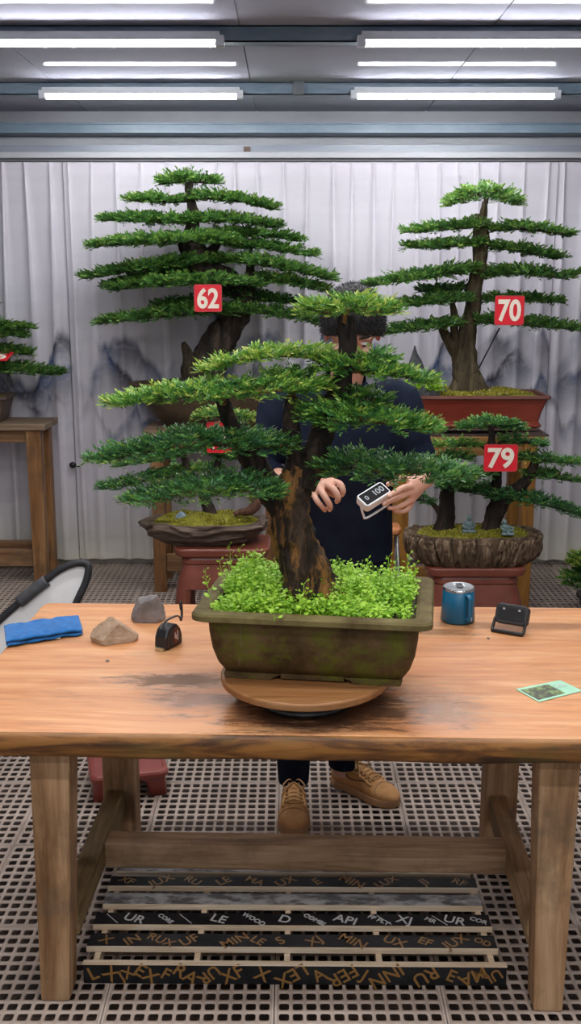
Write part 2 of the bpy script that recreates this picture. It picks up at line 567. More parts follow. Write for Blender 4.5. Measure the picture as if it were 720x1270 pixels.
# little black hook caught in the curtain
hp = P(95, 577, 6.33)
hk = MB().tube(spline([hp + (-.03, .01, 0), hp + (-.01, -.005, .004), hp + (.01, -.01, -.006), hp + (.035, -.012, .006), hp + (.05, -.012, .016)]), [.004] * 25, 6)
hk.ball(hp + (-.025, .005, 0), (.022, .016, .02))
tag(hk.build('curtain_hook', BLACK, None, True, off=hp), 'small black hook pinned on the curtain beside the left table', 'hook').location = hp

# ------------------------------------------------------------------ lights
M_tube = mat('lit_tube', (1, 1, 1), .3)
def emit(m, col, s):
    bsdf(m).inputs['Emission Color'].default_value = (*col, 1)
    bsdf(m).inputs['Emission Strength'].default_value = s
emit(M_tube, (.96, .97, 1.0), 96)
M_cap = mat('lamp_cap', (.6, .62, .66), .4)
lights = []
def tube_light(x0, x1, d, label):
    zc = HC - .068
    o = empty('tube_light', ((x0 + x1) / 2, d, zc), label, 'light', 'white tube lights on the ceiling beams')
    h = (x1 - x0) / 2
    MB().tube([(-h, 0, 0), (h, 0, 0)], [.019, .019], 14).build('tube', M_tube, o, True)
    for s in (-1, 1):
        MB().box(s * h - .018, s * h + .018, -.02, .03, -.02, .022).build('end_cap', M_cap, o, bevel=.004)
    MB().box(-h, h, -.0205, .034, .003, .034).build('housing', M_cap, o)
zc_ = HC - .062
tube_light(X(53, 119, 5.6), X(297, 119, 5.6), 5.6, 'shorter looking white tube light above the bonsai numbered 62')
tube_light(X(439, 118, 5.6), X(690, 118, 5.6), 5.6, 'white tube light next to the curtain above the bonsai numbered 70')
tube_light(-1.28, X(272, 50, 4.4), 4.4, 'white tube light closer overhead, running off the left edge')
tube_light(X(448, 48, 4.4), 1.29, 4.4, 'white tube light closer overhead, running off the right edge')
for d in (3.2, 2.0, .8, -.4):  # unseen area lamps carrying on the tube rows, added to light the room
    for x in (-.78, .80):
        l = bpy.data.lights.new('unseen_area_lamp', 'AREA')
        l.shape = 'RECTANGLE'; l.size = 1.0; l.size_y = .04
        l.energy = 14; l.color = (.97, .975, 1.0)
        lo = bpy.data.objects.new('unseen_area_lamp', l)
        COL.objects.link(lo)
        lo.location = (x, d, HC - .07)
w = bpy.data.worlds.new('world')
S.world = w
w.use_nodes = True
w.node_tree.nodes['Background'].inputs[0].default_value = (.86, .92, 1.0, 1)
w.node_tree.nodes['Background'].inputs[1].default_value = .55
S.view_settings.view_transform = 'Standard'
S.view_settings.look = 'None'
S.view_settings.gamma = 1
S.view_settings.exposure = 0.12
S.view_settings.use_curve_mapping = False
S.cycles.use_denoising = True
S.cycles.max_bounces = 8
S.cycles.transparent_max_bounces = 8
S.cycles.caustics_reflective = False
S.cycles.caustics_refractive = False
# ================================================================== WORK TABLE
M_leg = wood('table_leg_wood', (.17, .085, .035), (.42, .24, .12), (.60, .40, .23), 2, .6, 1.0, .2, (.13, .09, .06))
M_str = wood('stretcher_wood', (.16, .09, .045), (.38, .235, .13), (.55, .385, .24), 0, .62, 1.0, .2, (.12, .09, .055))
M_sty = wood('side_stretcher_wood', (.16, .095, .045), (.38, .24, .125), (.55, .39, .225), 1, .62, 1.0, .2, (.15, .11, .06))
M_stg = wood('mossy_stretcher_wood', (.09, .06, .025), (.22, .15, .07), (.34, .24, .13), 1, .65, 1.0, .2, (.13, .15, .02))
def top_mat():
    m = mat('orange_table_wood', (.6, .3, .15), .4, 0, .45)
    v = coords(m, (1.1, 9, 9))
    f = noise_tex(m, v, 1.6, 8, .62, 1.1)
    c = ramp(m, f, [(.30, (.46, .17, .058)), (.48, (.62, .275, .11)), (.68, (.72, .385, .185))])
    g = noise_tex(m, coords(m, (2.2, 70, 70)), 2, 4, .6)
    c = mix(m, .35, c, ramp(m, g, [(.3, (.62, .5, .42)), (.6, (1, 1, 1))]), 'MULTIPLY')
    # rubbed grey streaks
    h = noise_tex(m, coords(m, (2.0, 8, 4)), 1.5, 7, .7, .4)
    c = mix(m, ramp(m, h, [(.56, (0, 0, 0)), (.74, (.65, .65, .65))]), c, (.25, .14, .085))
    # wet dark stain spread around the turntable
    tc = nd(m, 'ShaderNodeTexCoord')
    def blob(cx, cy, rx, ry, amp=.9):
        mp = nd(m, 'ShaderNodeMapping')
        mp.inputs['Location'].default_value = (-cx / rx, -cy / ry, 0)
        mp.inputs['Scale'].default_value = (1 / rx, 1 / ry, 0)
        lk(m, tc.outputs['Object'], mp.inputs['Vector'])
        ln = nd(m, 'ShaderNodeVectorMath', operation='LENGTH')
        lk(m, mp.outputs[0], ln.inputs[0])
        n = noise_tex(m, coords(m, (4, 16, 1)), 2.2, 9, .78, .6)
        d = math_n(m, 'ADD', ln.outputs['Value'], math_n(m, 'MULTIPLY_ADD', n, 3.4, -1.7))
        return math_n(m, 'MULTIPLY', math_n(m, 'MULTIPLY_ADD', d, -1.5, 1.75, clamp=True), amp)
    k = blob(.03, -.34, .31, .16)
    for a in ((-.33, -.17, .22, .055, .8), (-.27, -.29, .16, .06, .6), (.66, .30, .5, .035, .45), (.32, .24, .2, .04, .5), (.30, -.33, .12, .13, .5)):
        k = math_n(m, 'MAXIMUM', k, blob(*a))
    c = mix(m, k, c, (.085, .045, .028))
    color(m, c)
    rr = nd(m, 'ShaderNodeMapRange')
    lk(m, k, rr.inputs[0]); rr.inputs[3].default_value = .42; rr.inputs[4].default_value = .12
    lk(m, rr.outputs[0], bsdf(m).inputs['Roughness'])
    bump(m, math_n(m, 'MULTIPLY_ADD', noise_tex(m, coords(m, (1, 1, 1)), 38, 3, .6), math_n(m, 'MULTIPLY', k, .8), g), .12, .004)
    return m
M_top = top_mat()
def edge_mat():
    m = mat('table_edge_wood', (.45, .2, .06), .42, 0, .4)
    f = noise_tex(m, coords(m, (2.6, 2, 22)), 1.3, 8, .65, .9)
    c = ramp(m, f, [(.36, (.045, .018, .007)), (.46, (.14, .055, .015)), (.56, (.28, .115, .026)), (.72, (.38, .17, .045))])
    h = noise_tex(m, coords(m, (3.4, 1, 5)), 1.2, 5, .65)
    c = mix(m, ramp(m, h, [(.52, (0, 0, 0)), (.68, (.7, .7, .7))]), c, (.11, .085, .022))
    color(m, c)
    return m
M_edge = edge_mat()
TROT = math.radians(-1.8)
TC = np.array([.06, 2.69])
tab = empty('work_table', (TC[0], TC[1], 0), 'large orange-brown wooden work table carrying the big bonsai', 'table', None, TROT)
TW, TD = 1.72, .975
def topbox(z0, z1, g=0):
    r = rrect(0, TW / 2 - g, TD / 2 - g, .03, 5)
    return [[(p[0], p[1], z) for p in r] for z in (z0, z1)]
mb = MB().loft(topbox(.70, .75))
tt = mb.build('tabletop', M_top, tab, bevel=.006)
# the thick waney front lip under the boards, darker and mossy
lip = MB()
rings = []
for i, x in enumerate(np.linspace(-TW / 2 + .004, TW / 2 - .004, 60)):
    q = noise.noise(Vector((x * 3, 1, 2))) * .004
    q2 = noise.noise(Vector((x * 4.3, 7, 2))) * .005
    y0 = -TD / 2 - .010 + q
    rings.append([(x, y0 + .05, .690), (x, y0 + .008, .689 + q2), (x, y0, .697 + q2), (x, y0 - .001, .72), (x, y0, .741), (x, y0 + .006, .7475), (x, y0 + .05, .7475)])
lip.loft(rings)
lip.build('front_edge', M_edge, tab, True)
for sx, x in ((0, -.612), (1, .565)):
    MB().post((x - .020 + sx * .04, -.385, 0), (x + sx * .012, -.385, .70), (.072, .08), (.098, .09)).build('leg', M_leg, tab, bevel=.006)
    MB().post((x + .012, .32, 0), (x + .012, .32, .70), (.098, .095), (.1, .1)).build('leg', M_leg, tab, bevel=.006)
    MB().box(x - .025, x + .03, -.35, .28, .135, .215)  .build('side_stretcher', M_sty if sx else M_stg, tab, bevel=.005)
MB().box(-.585, .545, -.03, .042, .130, .208).build('long_stretcher', M_str, tab, bevel=.006)

def on_table(px, py, dz=0):
    """point of the table top under a pixel"""
    b = -(py - 635) / F
    dz_ = -st + b * ct
    k = (.751 - CAMZ) / dz_
    return np.array([(px - 360) / F * k, (ct + b * st) * k, .751 + dz])

# ================================================================== PALLET
M_film = noisy('black_film_plywood', (.008, .008, .009), (.026, .025, .026), 6, .5, .1, 60, (1, 1, 1), .35, .65, .01, .12)
M_worn = noisy('worn_film_plywood', (.10, .095, .095), (.40, .39, .385), 26, .65, .3, 60, (.5, 1, 1), .42, .56)
M_ply = wood('raw_plywood_edge', (.66, .47, .29), (.82, .65, .46), (.90, .77, .60), 0, .6, 2.0)
M_goldp = mat('gold_print', (.26, .13, .035), .5)
M_whitep = mat('pale_print', (.55, .54, .53), .5)
pal = empty('slatted_pallet', (.005, 2.585, 0), 'low slatted pallet of black printed plywood strips under the work table', 'pallet', None, math.radians(-.6))
PZ = .055
slats = [(2.42, .056, 0, 'g'), (2.515, .055, 1, 'w'), (2.61, .055, 2, ''), (2.70, .050, 3, 'g'), (2.775, .05, 4, '')]
def print_on(parent, items, y, hy, z, x0, mat_, size, rot=0.0, front=False):
    for (tx, x, ang, sc) in items:
        me = text_mesh(tx, size * sc, .0004, .0006)
        o = link('lettering', me, mat_, parent)
        if front:
            o.rotation_euler = (PI / 2, ang, 0)
            o.location = (x, y, z)
        else:
            o.rotation_euler = (0, 0, ang)
            o.location = (x, y, z)
mk = {
    'w': [('UR', -.43, -.35, 1), ('CORE', -.345, -.75, .45), ('LE', -.20, -.35, 1), ('WOOD', -.105, -.7, .5), ('D', .01 - .03, -.35, 1), ('COMBI', .06, -.7, .5),
          ('API', .145, -.35, 1), ('FF PLY', .235, -.6, .5), ('XJ', .305, -.3, 1), ('MR', .375, -.6, .5), ('UR', .44, -.35, 1), ('COR', .505, -.5, .5)],
}
gold1 = [('X', -.49, -.5, .9), ('RUX', -.345, -.5, .8), ('LE', -.09, -.6, .8), ('XJ', .06, .6, .9), ('EF', .35, -.5, .8), ('OD', .50, -.6, .6), ('IN', -.42, .6, .9), ('UF', -.27, .6, .9), ('MIN', -.15, .6, .9), ('S', -.03, .6, .9), ('MIN', .16, -.6, .9), ('UX', .27, -.5, .9), ('JUX', .43, .6, .9)]
gold2 = [('L', -.505, -.4, 1), ('JX', -.42, -.5, .8), ('F', -.32, .5, .9), ('UR', -.21, 2.5, .9), ('X', -.075, .4, 1), ('A', .07, -.6, .9), ('J', .185, .5, .9), ('E', .405, .4, .9), ('UL', .51, 2.6, .8), ('X', -.46, .7, 1), ('EX', -.37, .6, 1), ('RA', -.27, .6, 1), ('XF', -.15, -.5, 1), ('LEX', .0, 2.6, 1), ('FER', .13, 2.6, 1), ('INN', .24, 2.6, 1), ('RU', .34, 2.6, 1), ('MA', .46, 2.7, 1)]
gold3 = [('XF', -.48, -.5, .8), ('RU', -.29, -.6, .8), ('MA', -.11, -.5, .8), ('E', .07, .6, .9), ('LUX', .27, .6, .8), ('RF', .48, -.6, .8), ('JUX', -.38, .6, .9), ('LE', -.2, .6, .9), ('UX', -.02, .6, .9), ('MIN', .17, -.6, .9), ('JI', .38, .6, .9)]
for (yf, wd, i, kind) in slats:
    y = yf - 2.58
    hw = .535 - .004 * i + (.006 if i % 2 else 0)
    s = MB().box(-hw, hw, y, y + wd, PZ - .016, PZ).build('slat', M_worn if i in (2, 4) else M_film, pal, bevel=.001)
    if i in (2, 4): s['label'] = 'worn grey slat'
    MB().box(-hw - .001, hw + .001, y - .0025, y, PZ - .0155, PZ + .0004).build('plywood_edge', M_ply, s)
    if kind == 'w':
        print_on(s, mk['w'], y + .027, 0, PZ + .0002, 0, M_whitep, .046)
        for x in (-.49, -.29, -.02 + .08, .25, .40):
            ln = MB().box(-.028, .028, -.0012, .0012, 0, .0005).build('printed_line', M_whitep, s)
            ln.rotation_euler = (0, 0, -.85); ln.location = (x, y + .027, PZ)
    elif kind == 'g':
        print_on(s, gold1 if i == 0 else gold3, y + .027, 0, PZ + .0002, 0, M_goldp, .050)
fy = 2.345 - 2.58
fb = MB().box(-.53, .545, fy, fy + .016, 0, PZ).build('front_board', M_film, pal, bevel=.001)
MB().box(-.531, .546, fy - .001, fy + .017, PZ - .001, PZ + .0012).build('plywood_edge', M_ply, fb)
print_on(fb, gold2, fy - .0004, 0, PZ / 2, 0, M_goldp, .052, front=True)
for x in (-.505, -.245, -.012, .226, .515):
    MB().box(x - .0075, x + .0075, fy + .016, .248, 0, PZ - .0165).build('stringer', M_ply, pal)

# ================================================================== THINGS ON THE TABLE
# turntable
M_disc = wood('turntable_wood', (.17, .065, .02), (.32, .14, .05), (.42, .21, .085), 0, .38, .8)
M_ring = noisy('turntable_metal', (.05, .048, .046), (.12, .115, .11), 30, .35, .1, None, (1, 1, 1), .35, .65, .01, .5, .6)
TTC = (.035, 2.405)
tu = empty('turntable', (TTC[0], TTC[1], .7505), 'round brown wooden turntable under the big bonsai pot', 'turntable')
MB().loft([ell(0, .112, .112), ell(.012, .115, .115), ell(.014, .10, .10), ell(.04, .098, .098), ell(.054, .105, .105)]).build('base', M_ring, tu, True)
MB().loft([ell(.054, .198, .198, 72), ell(.056, .203, .203, 72), ell(.070, .205, .205, 72), ell(.0745, .202, .202, 72)]).build('disc', M_disc, tu, bevel=.002)
TTZ = .7505 + .0745

# blue towel, folded
def towel():
    m = noisy('blue_towel', (.004, .10, .33), (.012, .17, .48), 60, .9, .5, 260, (1, 1, 1), .3, .7, .004, .2)
    bsdf(m).inputs['Sheen Weight'].default_value = .25
    a, b, c, d = on_table(8, 804), on_table(103, 788), on_table(97, 768), on_table(5, 784)
    o = (a + b + c + d) / 4
    t = empty('towel', tuple(o), 'folded blue towel lying on the near end of the table at left', 'towel')
    u = (b - a); vv = ((d - a) + (c - b)) / 2
    ly = MB()
    nu, nv = 46, 26
    for layer, (h0, h1, sh) in enumerate(((.001, .011, 0), (.011, .022, .006))):
        rows = []
        for i in range(nu + 1):
            s = i / nu
            ring = []
            for k in range(nv):
                al = 2 * PI * k / nv
                q = math.cos(al); r = math.sin(al)
                yy = .5 + .5 * math.copysign(abs(q) ** .45, q) * (1 - .02 * layer)
                hh = (h0 + h1) / 2 + (h1 - h0) / 2 * math.copysign(abs(r) ** .6, r)
                p = a + u * (s * (1 + sh) - sh * .5) + vv * yy
                wv = .006 * noise.noise(Vector((s * 5, yy * 3, layer))) + .007 * math.sin(s * 2.5 + 1.2) * (h1 / .04)
                wv += .006 * noise.noise(Vector((s * 9, yy * 7, layer * 3 + 5)))
                sq = min(1, min(s, 1 - s) * 14 + .15)
                p2 = p + np.array([.004 * noise.noise(Vector((s * 8, yy * 4, 9))), .008 * noise.noise(Vector((s * 6, layer, 4))), 0])
                ring.append((p2[0], p2[1], .751 + max(.0008, (hh - (h0 + h1) / 2) * sq + (h0 + h1) / 2 + wv * (layer + 1) / 3)))
            rows.append(ring)
        ly.loft(rows)
    ly.build('folded_cloth', m, t, True, off=o)
    q = on_table(65, 793)
    MB().box(-.016, .014, -.010, .012, .002, .0045).build('care_tag', mat('care_tag_beige', (.62, .55, .42), .8), t, off=(o - q)).rotation_euler = (0, 0, .15)
towel()

def rock(name, c, r, seed, m, label, cat, flat=.35, cut=(), rz=0, parts=None):
    import bmesh
    b = bmesh.new()
    bmesh.ops.create_icosphere(b, subdivisions=5, radius=1)
    rr = random.Random(seed)
    planes = [(Vector((rr.uniform(-1, 1), rr.uniform(-1, 1), rr.uniform(-.4, 1))).normalized(), rr.uniform(.62, .86)) for _ in range(9)] + [(Vector(n).normalized(), d) for n, d in cut]
    for v in b.verts:
        p = v.co.copy()
        for n, d in planes:
            k = p.dot(n) - d
            if k > 0: p -= n * k * .93
        p += p.normalized() * (.05 * noise.fractal(p * 2.2 + Vector((seed, 0, 0)), 1, 2, 5) + .02 * noise.noise(p * 9))
        if p.z < -flat: p.z = -flat
        v.co = Vector((p.x * r[0], p.y * r[1], (p.z + flat) * r[2]))
    me = bpy.data.meshes.new(name)
    b.to_mesh(me); b.free()
    me.shade_smooth()
    me.set_sharp_from_angle(angle=.5)
    o = link(name, me, m)
    o.location = c; o.rotation_euler = (0, 0, rz)
    return tag(o, label, cat)
M_tan = noisy('tan_stone', (.30, .19, .115), (.50, .36, .25), 22, .85, .6, 70, (1, 1, 1), .3, .7)
M_gry = noisy('grey_stone', (.115, .10, .095), (.30, .275, .265), 16, .85, .6, 60, (1, 1, 1), .3, .7)
p = on_table(142, 794)
rock('stone', tuple(p), (.068, .052, .052), 5, M_tan, 'tan sandy stone on the table beside the blue towel', 'stone', .42, [((.3, -1, .35), .5), ((-.6, -.4, .8), .45), ((.75, .1, .75), .55)], .2)
p = on_table(183, 768)
rock('stone', tuple(p), (.060, .052, .064), 12, M_gry, 'dark grey angular stone on the table behind the tan stone', 'stone', .45, [((-.2, -1, .1), .62), ((.1, .2, 1), .72), ((-1, -.3, .5), .6), ((1, -.3, .3), .7)], .1)

# tape measure
def tape():
    p = on_table(209, 801)
    t = empty('tape_measure', tuple(p), 'small black tape measure with wrist strap on the table', 'tape measure', None, math.radians(-118))
    t.scale = (1.2, 1.2, 1.2)
    prof = [(-.034, .0), (.030, .0), (.034, .010), (.032, .030), (.022, .048), (.004, .056), (-.014, .053), (-.027, .040), (-.034, .022)]
    MB().prism(prof, 1, -.017, .017).build('case', BLACK, t, bevel=.005)
    MB().prism([(x * .62 - .002, .006 + z * .72) for x, z in prof], 1, -.0185, .0185).build('rubber_grip', RUBBER, t, bevel=.002)
    MB().box(.030, .040, -.011, .011, .0, .007).build('blade_hook', mat('tape_steel', (.6, .56, .4), .3, .8), t)
    MB().loft([[(x * .012 - .004, .0186, .027 + z * .020) for x, z in ((math.cos(a), math.sin(a)) for a in np.linspace(0, 2 * PI, 20, endpoint=False))],
               [(x * .012 - .004, .0194, .027 + z * .020) for x, z in ((math.cos(a), math.sin(a)) for a in np.linspace(0, 2 * PI, 20, endpoint=False))]]).build('round_label', mat('dark_red_label', (.10, .012, .012), .4), t)
    pm_ = mat('label_print', (.6, .6, .6), .4)
    for dx, z0, z1 in ((-.010, .016, .038), (-.004, .019, .030), (.0005, .022, .036)):
        MB().box(dx - .0014, dx + .0014, .0192, .0198, z0, z1).build('printed_mark', pm_, t)
    q = spline([(.024, 0, .044), (.012, .0, .062), (-.012, .006, .068), (-.030, .008, .066), (-.040, .008, .056), (-.046, .004, .050), (-.060, -.002, .056), (-.066, -.006, .074), (-.066, -.008, .088), (-.060, -.006, .086), (-.060, -.004, .070)], 6)
    MB().tube(q, .0034, 8, .0018).build('wrist_strap', RUBBER, t, True)
tape()

# mug
def mug():
    p = on_table(567, 769)
    m = noisy('blue_enamel', (.004, .10, .20), (.006, .125, .245), 3, .35, .08, 300)
    t = empty('mug', tuple(p), 'blue insulated mug with a clear lid on the table', 'mug')
    rb, rt, h = .051, .0465, .104
    MB().loft([ell(.001, rb - .003, rb - .003), ell(.004, rb, rb), ell(h - .006, rt, rt), ell(h - .004, rt - .003, rt - .003)]).build('body', m, t, True)
    steel = mat('mug_steel', (.6, .6, .6), .2, 1)
    MB().loft([ell(h - .006, rt + .0003, rt + .0003), ell(h, rt + .001, rt + .001), ell(h + .001, rt - .002, rt - .002), ell(h - .004, rt - .003, rt - .003)], False, False).build('steel_rim', steel, t, True)
    lid = mat('clear_lid', (.30, .31, .32), .12, 0, .7)
    l = MB().loft([ell(h - .004, rt - .002, rt - .002), ell(h + .003, rt - .0015, rt - .0015), ell(h + .0045, rt - .006, rt - .006), ell(h + .001, rt - .009, rt - .009)]).build('lid', lid, t, True)
    MB().box(-.006, .012, -.016, .016, h + .001, h + .008).build('slide_tab', mat('lid_tab', (.10, .10, .11), .2), l, bevel=.003)
    a = math.radians(-68)
    dx, dy = math.cos(a), math.sin(a)
    q = [(dx * r, dy * r, z) for r, z in ((.044, .090), (.060, .091), (.068, .084), (.070, .060), (.070, .030), (.066, .019), (.046, .019))]
    MB().tube(spline(q, 6), .0035, 10, .0075, ref=(dx, dy, .001)).build('handle', m, t, True)
    lb = mat('mug_print', (.45, .5, .55), .4)
    for k in range(3):
        MB().box(-.0012, .0012, .0, .0006, 0, .003).build('printed_mark', lb, t).location = (dx * .0775, dy * .0775, .020 + k * .004)
mug()

# black speaker on its folding loop
def speaker():
    p = on_table(633, 782)
    t = empty('portable_speaker', tuple(p), 'small black speaker propped on its loop stand, right of the mug', 'speaker', None, math.radians(-30))
    t.scale = (1.06, 1.06, 1.06)
    tilt = Matrix.Rotation(math.radians(-24), 3, 'X')
    def place(o, z=.0, y=.0):
        o.rotation_euler = (math.radians(-24), 0, 0); o.location = (0, y, z)
    r = rrect(0, .046, .0275, .012, 6)
    b = MB().loft([[(x, d, z) for x, z, _ in [(a[0] * s, a[1] * s, 0) for a in r]] for d, s in ((-.012, .93), (-.009, 1), (.012, 1), (.015, .93))]).build('body', RUBBER, t, bevel=.002)
    place(b, .043, .008)
    bk = MB().loft([[(x * .8, d, z * .62) for x, z, _ in r] for d in (-.0135, -.011)]).build('back_plate', mat('back_plate_black', (.006, .006, .007), .5), t)
    place(bk, .043, .008)
    for s in (-1, 1):
        k = MB().box(s * .022 - .003, s * .022 + .003, -.0152, -.013, .010, .015).build('hinge_screw', mat('hinge_silver', (.6, .6, .6), .3, .5), t)
        place(k, .043, .008)
    q = [(-.043, -.008, .034), (-.044, -.022, .012), (-.042, -.032, .005), (-.034, -.035, .005), (.034, -.035, .005), (.042, -.032, .005), (.044, -.022, .012), (.043, -.008, .034)]
    MB().tube(spline(q, 5), .0042, 8, .006).build('loop_stand', BLACK, t, True)
    for s in (-.024, 0, .024):
        k = MB().box(s - .008, s + .008, -.006, .008, .0262, .0292).build('button', BLACK, t, bevel=.001)
        place(k, .043, .008)
speaker()

# photo card
def card():
    c = [on_table(*q) for q in ((639, 855), (668, 871), (722, 857), (694, 844))]
    o = sum(c) / 4
    t = empty('photo_card', tuple(o), 'pale green printed card lying flat near the right edge of the table', 'card')
    def quad(k0, k1, j0, j1, z):
        r = []
        for a, b in ((k0, j0), (k1, j0), (k1, j1), (k0, j1)):
            q = (c[0] * (1 - a) + c[3] * a) * (1 - b) + (c[1] * (1 - a) + c[2] * a) * b
            r.append((q[0] - o[0], q[1] - o[1], z))
        return r
    MB().loft([quad(0, 1, 0, 1, .0), quad(0, 1, 0, 1, .0012)]).build('card', noisy('card_green', (.32, .62, .42), (.40, .70, .50), 20, .45, 0), t)
    MB().loft([quad(.04, .66, .12, .9, .0012), quad(.04, .66, .12, .9, .0016)]).build('printed_photo', noisy('card_photo', (.055, .05, .035), (.20, .30, .09), 42, .4, 0, None, (1, 1, 1), .45, .6), t)
    MB().loft([quad(.70, .92, .2, .5, .0012), quad(.70, .92, .2, .5, .0016)]).build('printed_text_panel', noisy('card_text', (.30, .42, .33), (.46, .74, .54), 130, .4, 0), t)
card()
for px, py, k, tx in ((133, 820, 1.0, 'tiny brown crumb on the table below the tan stone'), (605, 792, .8, 'tiny dark crumb on the table below the speaker')):
    q = on_table(px, py)
    rock('crumb', tuple(q), (.006 * k, .005 * k, .004 * k), int(px), M_gry, tx, 'crumb')

# ================================================================== STANDS AND STOOLS
M_std = wood('stand_wood', (.13, .05, .016), (.29, .135, .048), (.43, .24, .105), 2, .5, 1.0, .35, (.09, .06, .035))
M_stx = wood('stand_rail_wood', (.12, .05, .02), (.26, .135, .06), (.38, .22, .115), 0, .55, 1.0, .35, (.09, .065, .045))
M_stt = wood('stand_top_wood', (.12, .075, .045), (.25, .17, .105), (.36, .27, .18), 0, .6, 1.0, .35)
M_amb = wood('amber_post_wood', (.19, .075, .015), (.42, .19, .035), (.55, .29, .07), 2, .45, 1.0)
M_ambx = wood('amber_rail_wood', (.19, .085, .02), (.40, .20, .06), (.52, .30, .11), 0, .45, 1.0)
def stand(name, x0, x1, y0, y1, z, label, lw=.075, ov=.05, mats=(None, None, None), low=(.12, .2), top_t=.035, rails=True):
    cx, cy = (x0 + x1) / 2, (y0 + y1) / 2
    t = empty(name, (cx, cy, 0), label, 'stand', 'wooden bonsai stands')
    ml, mx, mt = mats
    hx, hy = (x1 - x0) / 2, (y1 - y0) / 2
    MB().box(-hx - ov, hx + ov, -hy - ov * .6, hy + ov * .6, z - top_t, z).build('top_board', mt, t, bevel=.004)
    zt = z - top_t
    for sx in (-1, 1):
        for sy in (-1, 1):
            MB().post((sx * (hx - lw / 2), sy * (hy - lw / 2), 0), (sx * (hx - lw / 2), sy * (hy - lw / 2), zt), (lw * .92, lw * .92), (lw, lw)).build('leg', ml, t, bevel=.004)
    for sy in (-1, 1):
        y = sy * (hy - lw / 2)
        MB().box(-hx + lw, hx - lw, y - .016, y + .016, zt - .075, zt).build('apron', mx, t, bevel=.003)
        if rails: MB().box(-hx + lw, hx - lw, y - .018, y + .018, low[0], low[1]).build('low_rail', mx, t, bevel=.003)
    for sx in (-1, 1):
        x = sx * (hx - lw / 2)
        MB().box(x - .016, x + .016, -hy + lw, hy - lw, zt - .075, zt).build('side_apron', mx, t, bevel=.003)
        if rails: MB().box(x - .018, x + .018, -hy + lw, hy - lw, low[0] + .02, low[1] + .02).build('side_rail', mx, t, bevel=.003)
    return t
# stand at the left edge
d0 = 5.98
zl = Z(526, d0)
stand('plant_stand', X(-150, 600, d0), X(53, 600, d0), d0, d0 + .30, zl, 'wooden stand cut by the left edge, carrying the small brown pot', .085, .035, (M_std, M_stx, M_stt), (.10, .20))
d1 = 5.80
zs1 = Z(533, d1)
stand('plant_stand', X(187, 600, d1), X(345, 600, d1), d1, d1 + .36, zs1, 'wooden stand under the big round bonsai pot of number 62', .075, .035, (M_std, M_stx, M_stt), (.12, .22))
d2 = 5.36
zs2 = Z(541, d2)
stand('plant_stand', X(491, 620, d2), X(663, 620, d2), d2, d2 + .42, zs2, 'amber wooden stand under the red pot of number 70', .068, .03, (M_amb, M_ambx, M_ambx), (.10, .17), .03)
# dark carved plinth between stand and red pot
M_dark = noisy('dark_carved_wood', (.028, .016, .013), (.07, .04, .032), 12, .4, .2, 40, (.3, 1, 1))
px0, px1 = X(500, 535, d2), X(680, 535, d2)
pt = empty('plinth', ((px0 + px1) / 2, d2 + .21, zs2), 'dark carved wooden plinth between the red pot and its stand', 'plinth')
hx = (px1 - px0) / 2
MB().box(-hx, hx, -.225, .225, .0, .011).build('base_slab', M_dark, pt, bevel=.003)
MB().box(-hx + .05, hx - .05, -.20, .20, .026, .034).build('top_slab', M_dark, pt, bevel=.003)
for sx in (-1, 1):
    pr = [(0, .011), (.19, .011), (.175, .018), (.15, .017), (.13, .022), (.10, .019), (.075, .024), (.05, .020), (.02, .026), (0, .026)]
    MB().prism([(sx * (hx - .03 - a), b) for a, b in pr], 1, -.21, -.18).build('scroll_foot', M_dark, pt)
    MB().prism([(sx * (hx - .03 - a), b) for a, b in pr], 1, .18, .21).build('scroll_foot', M_dark, pt)

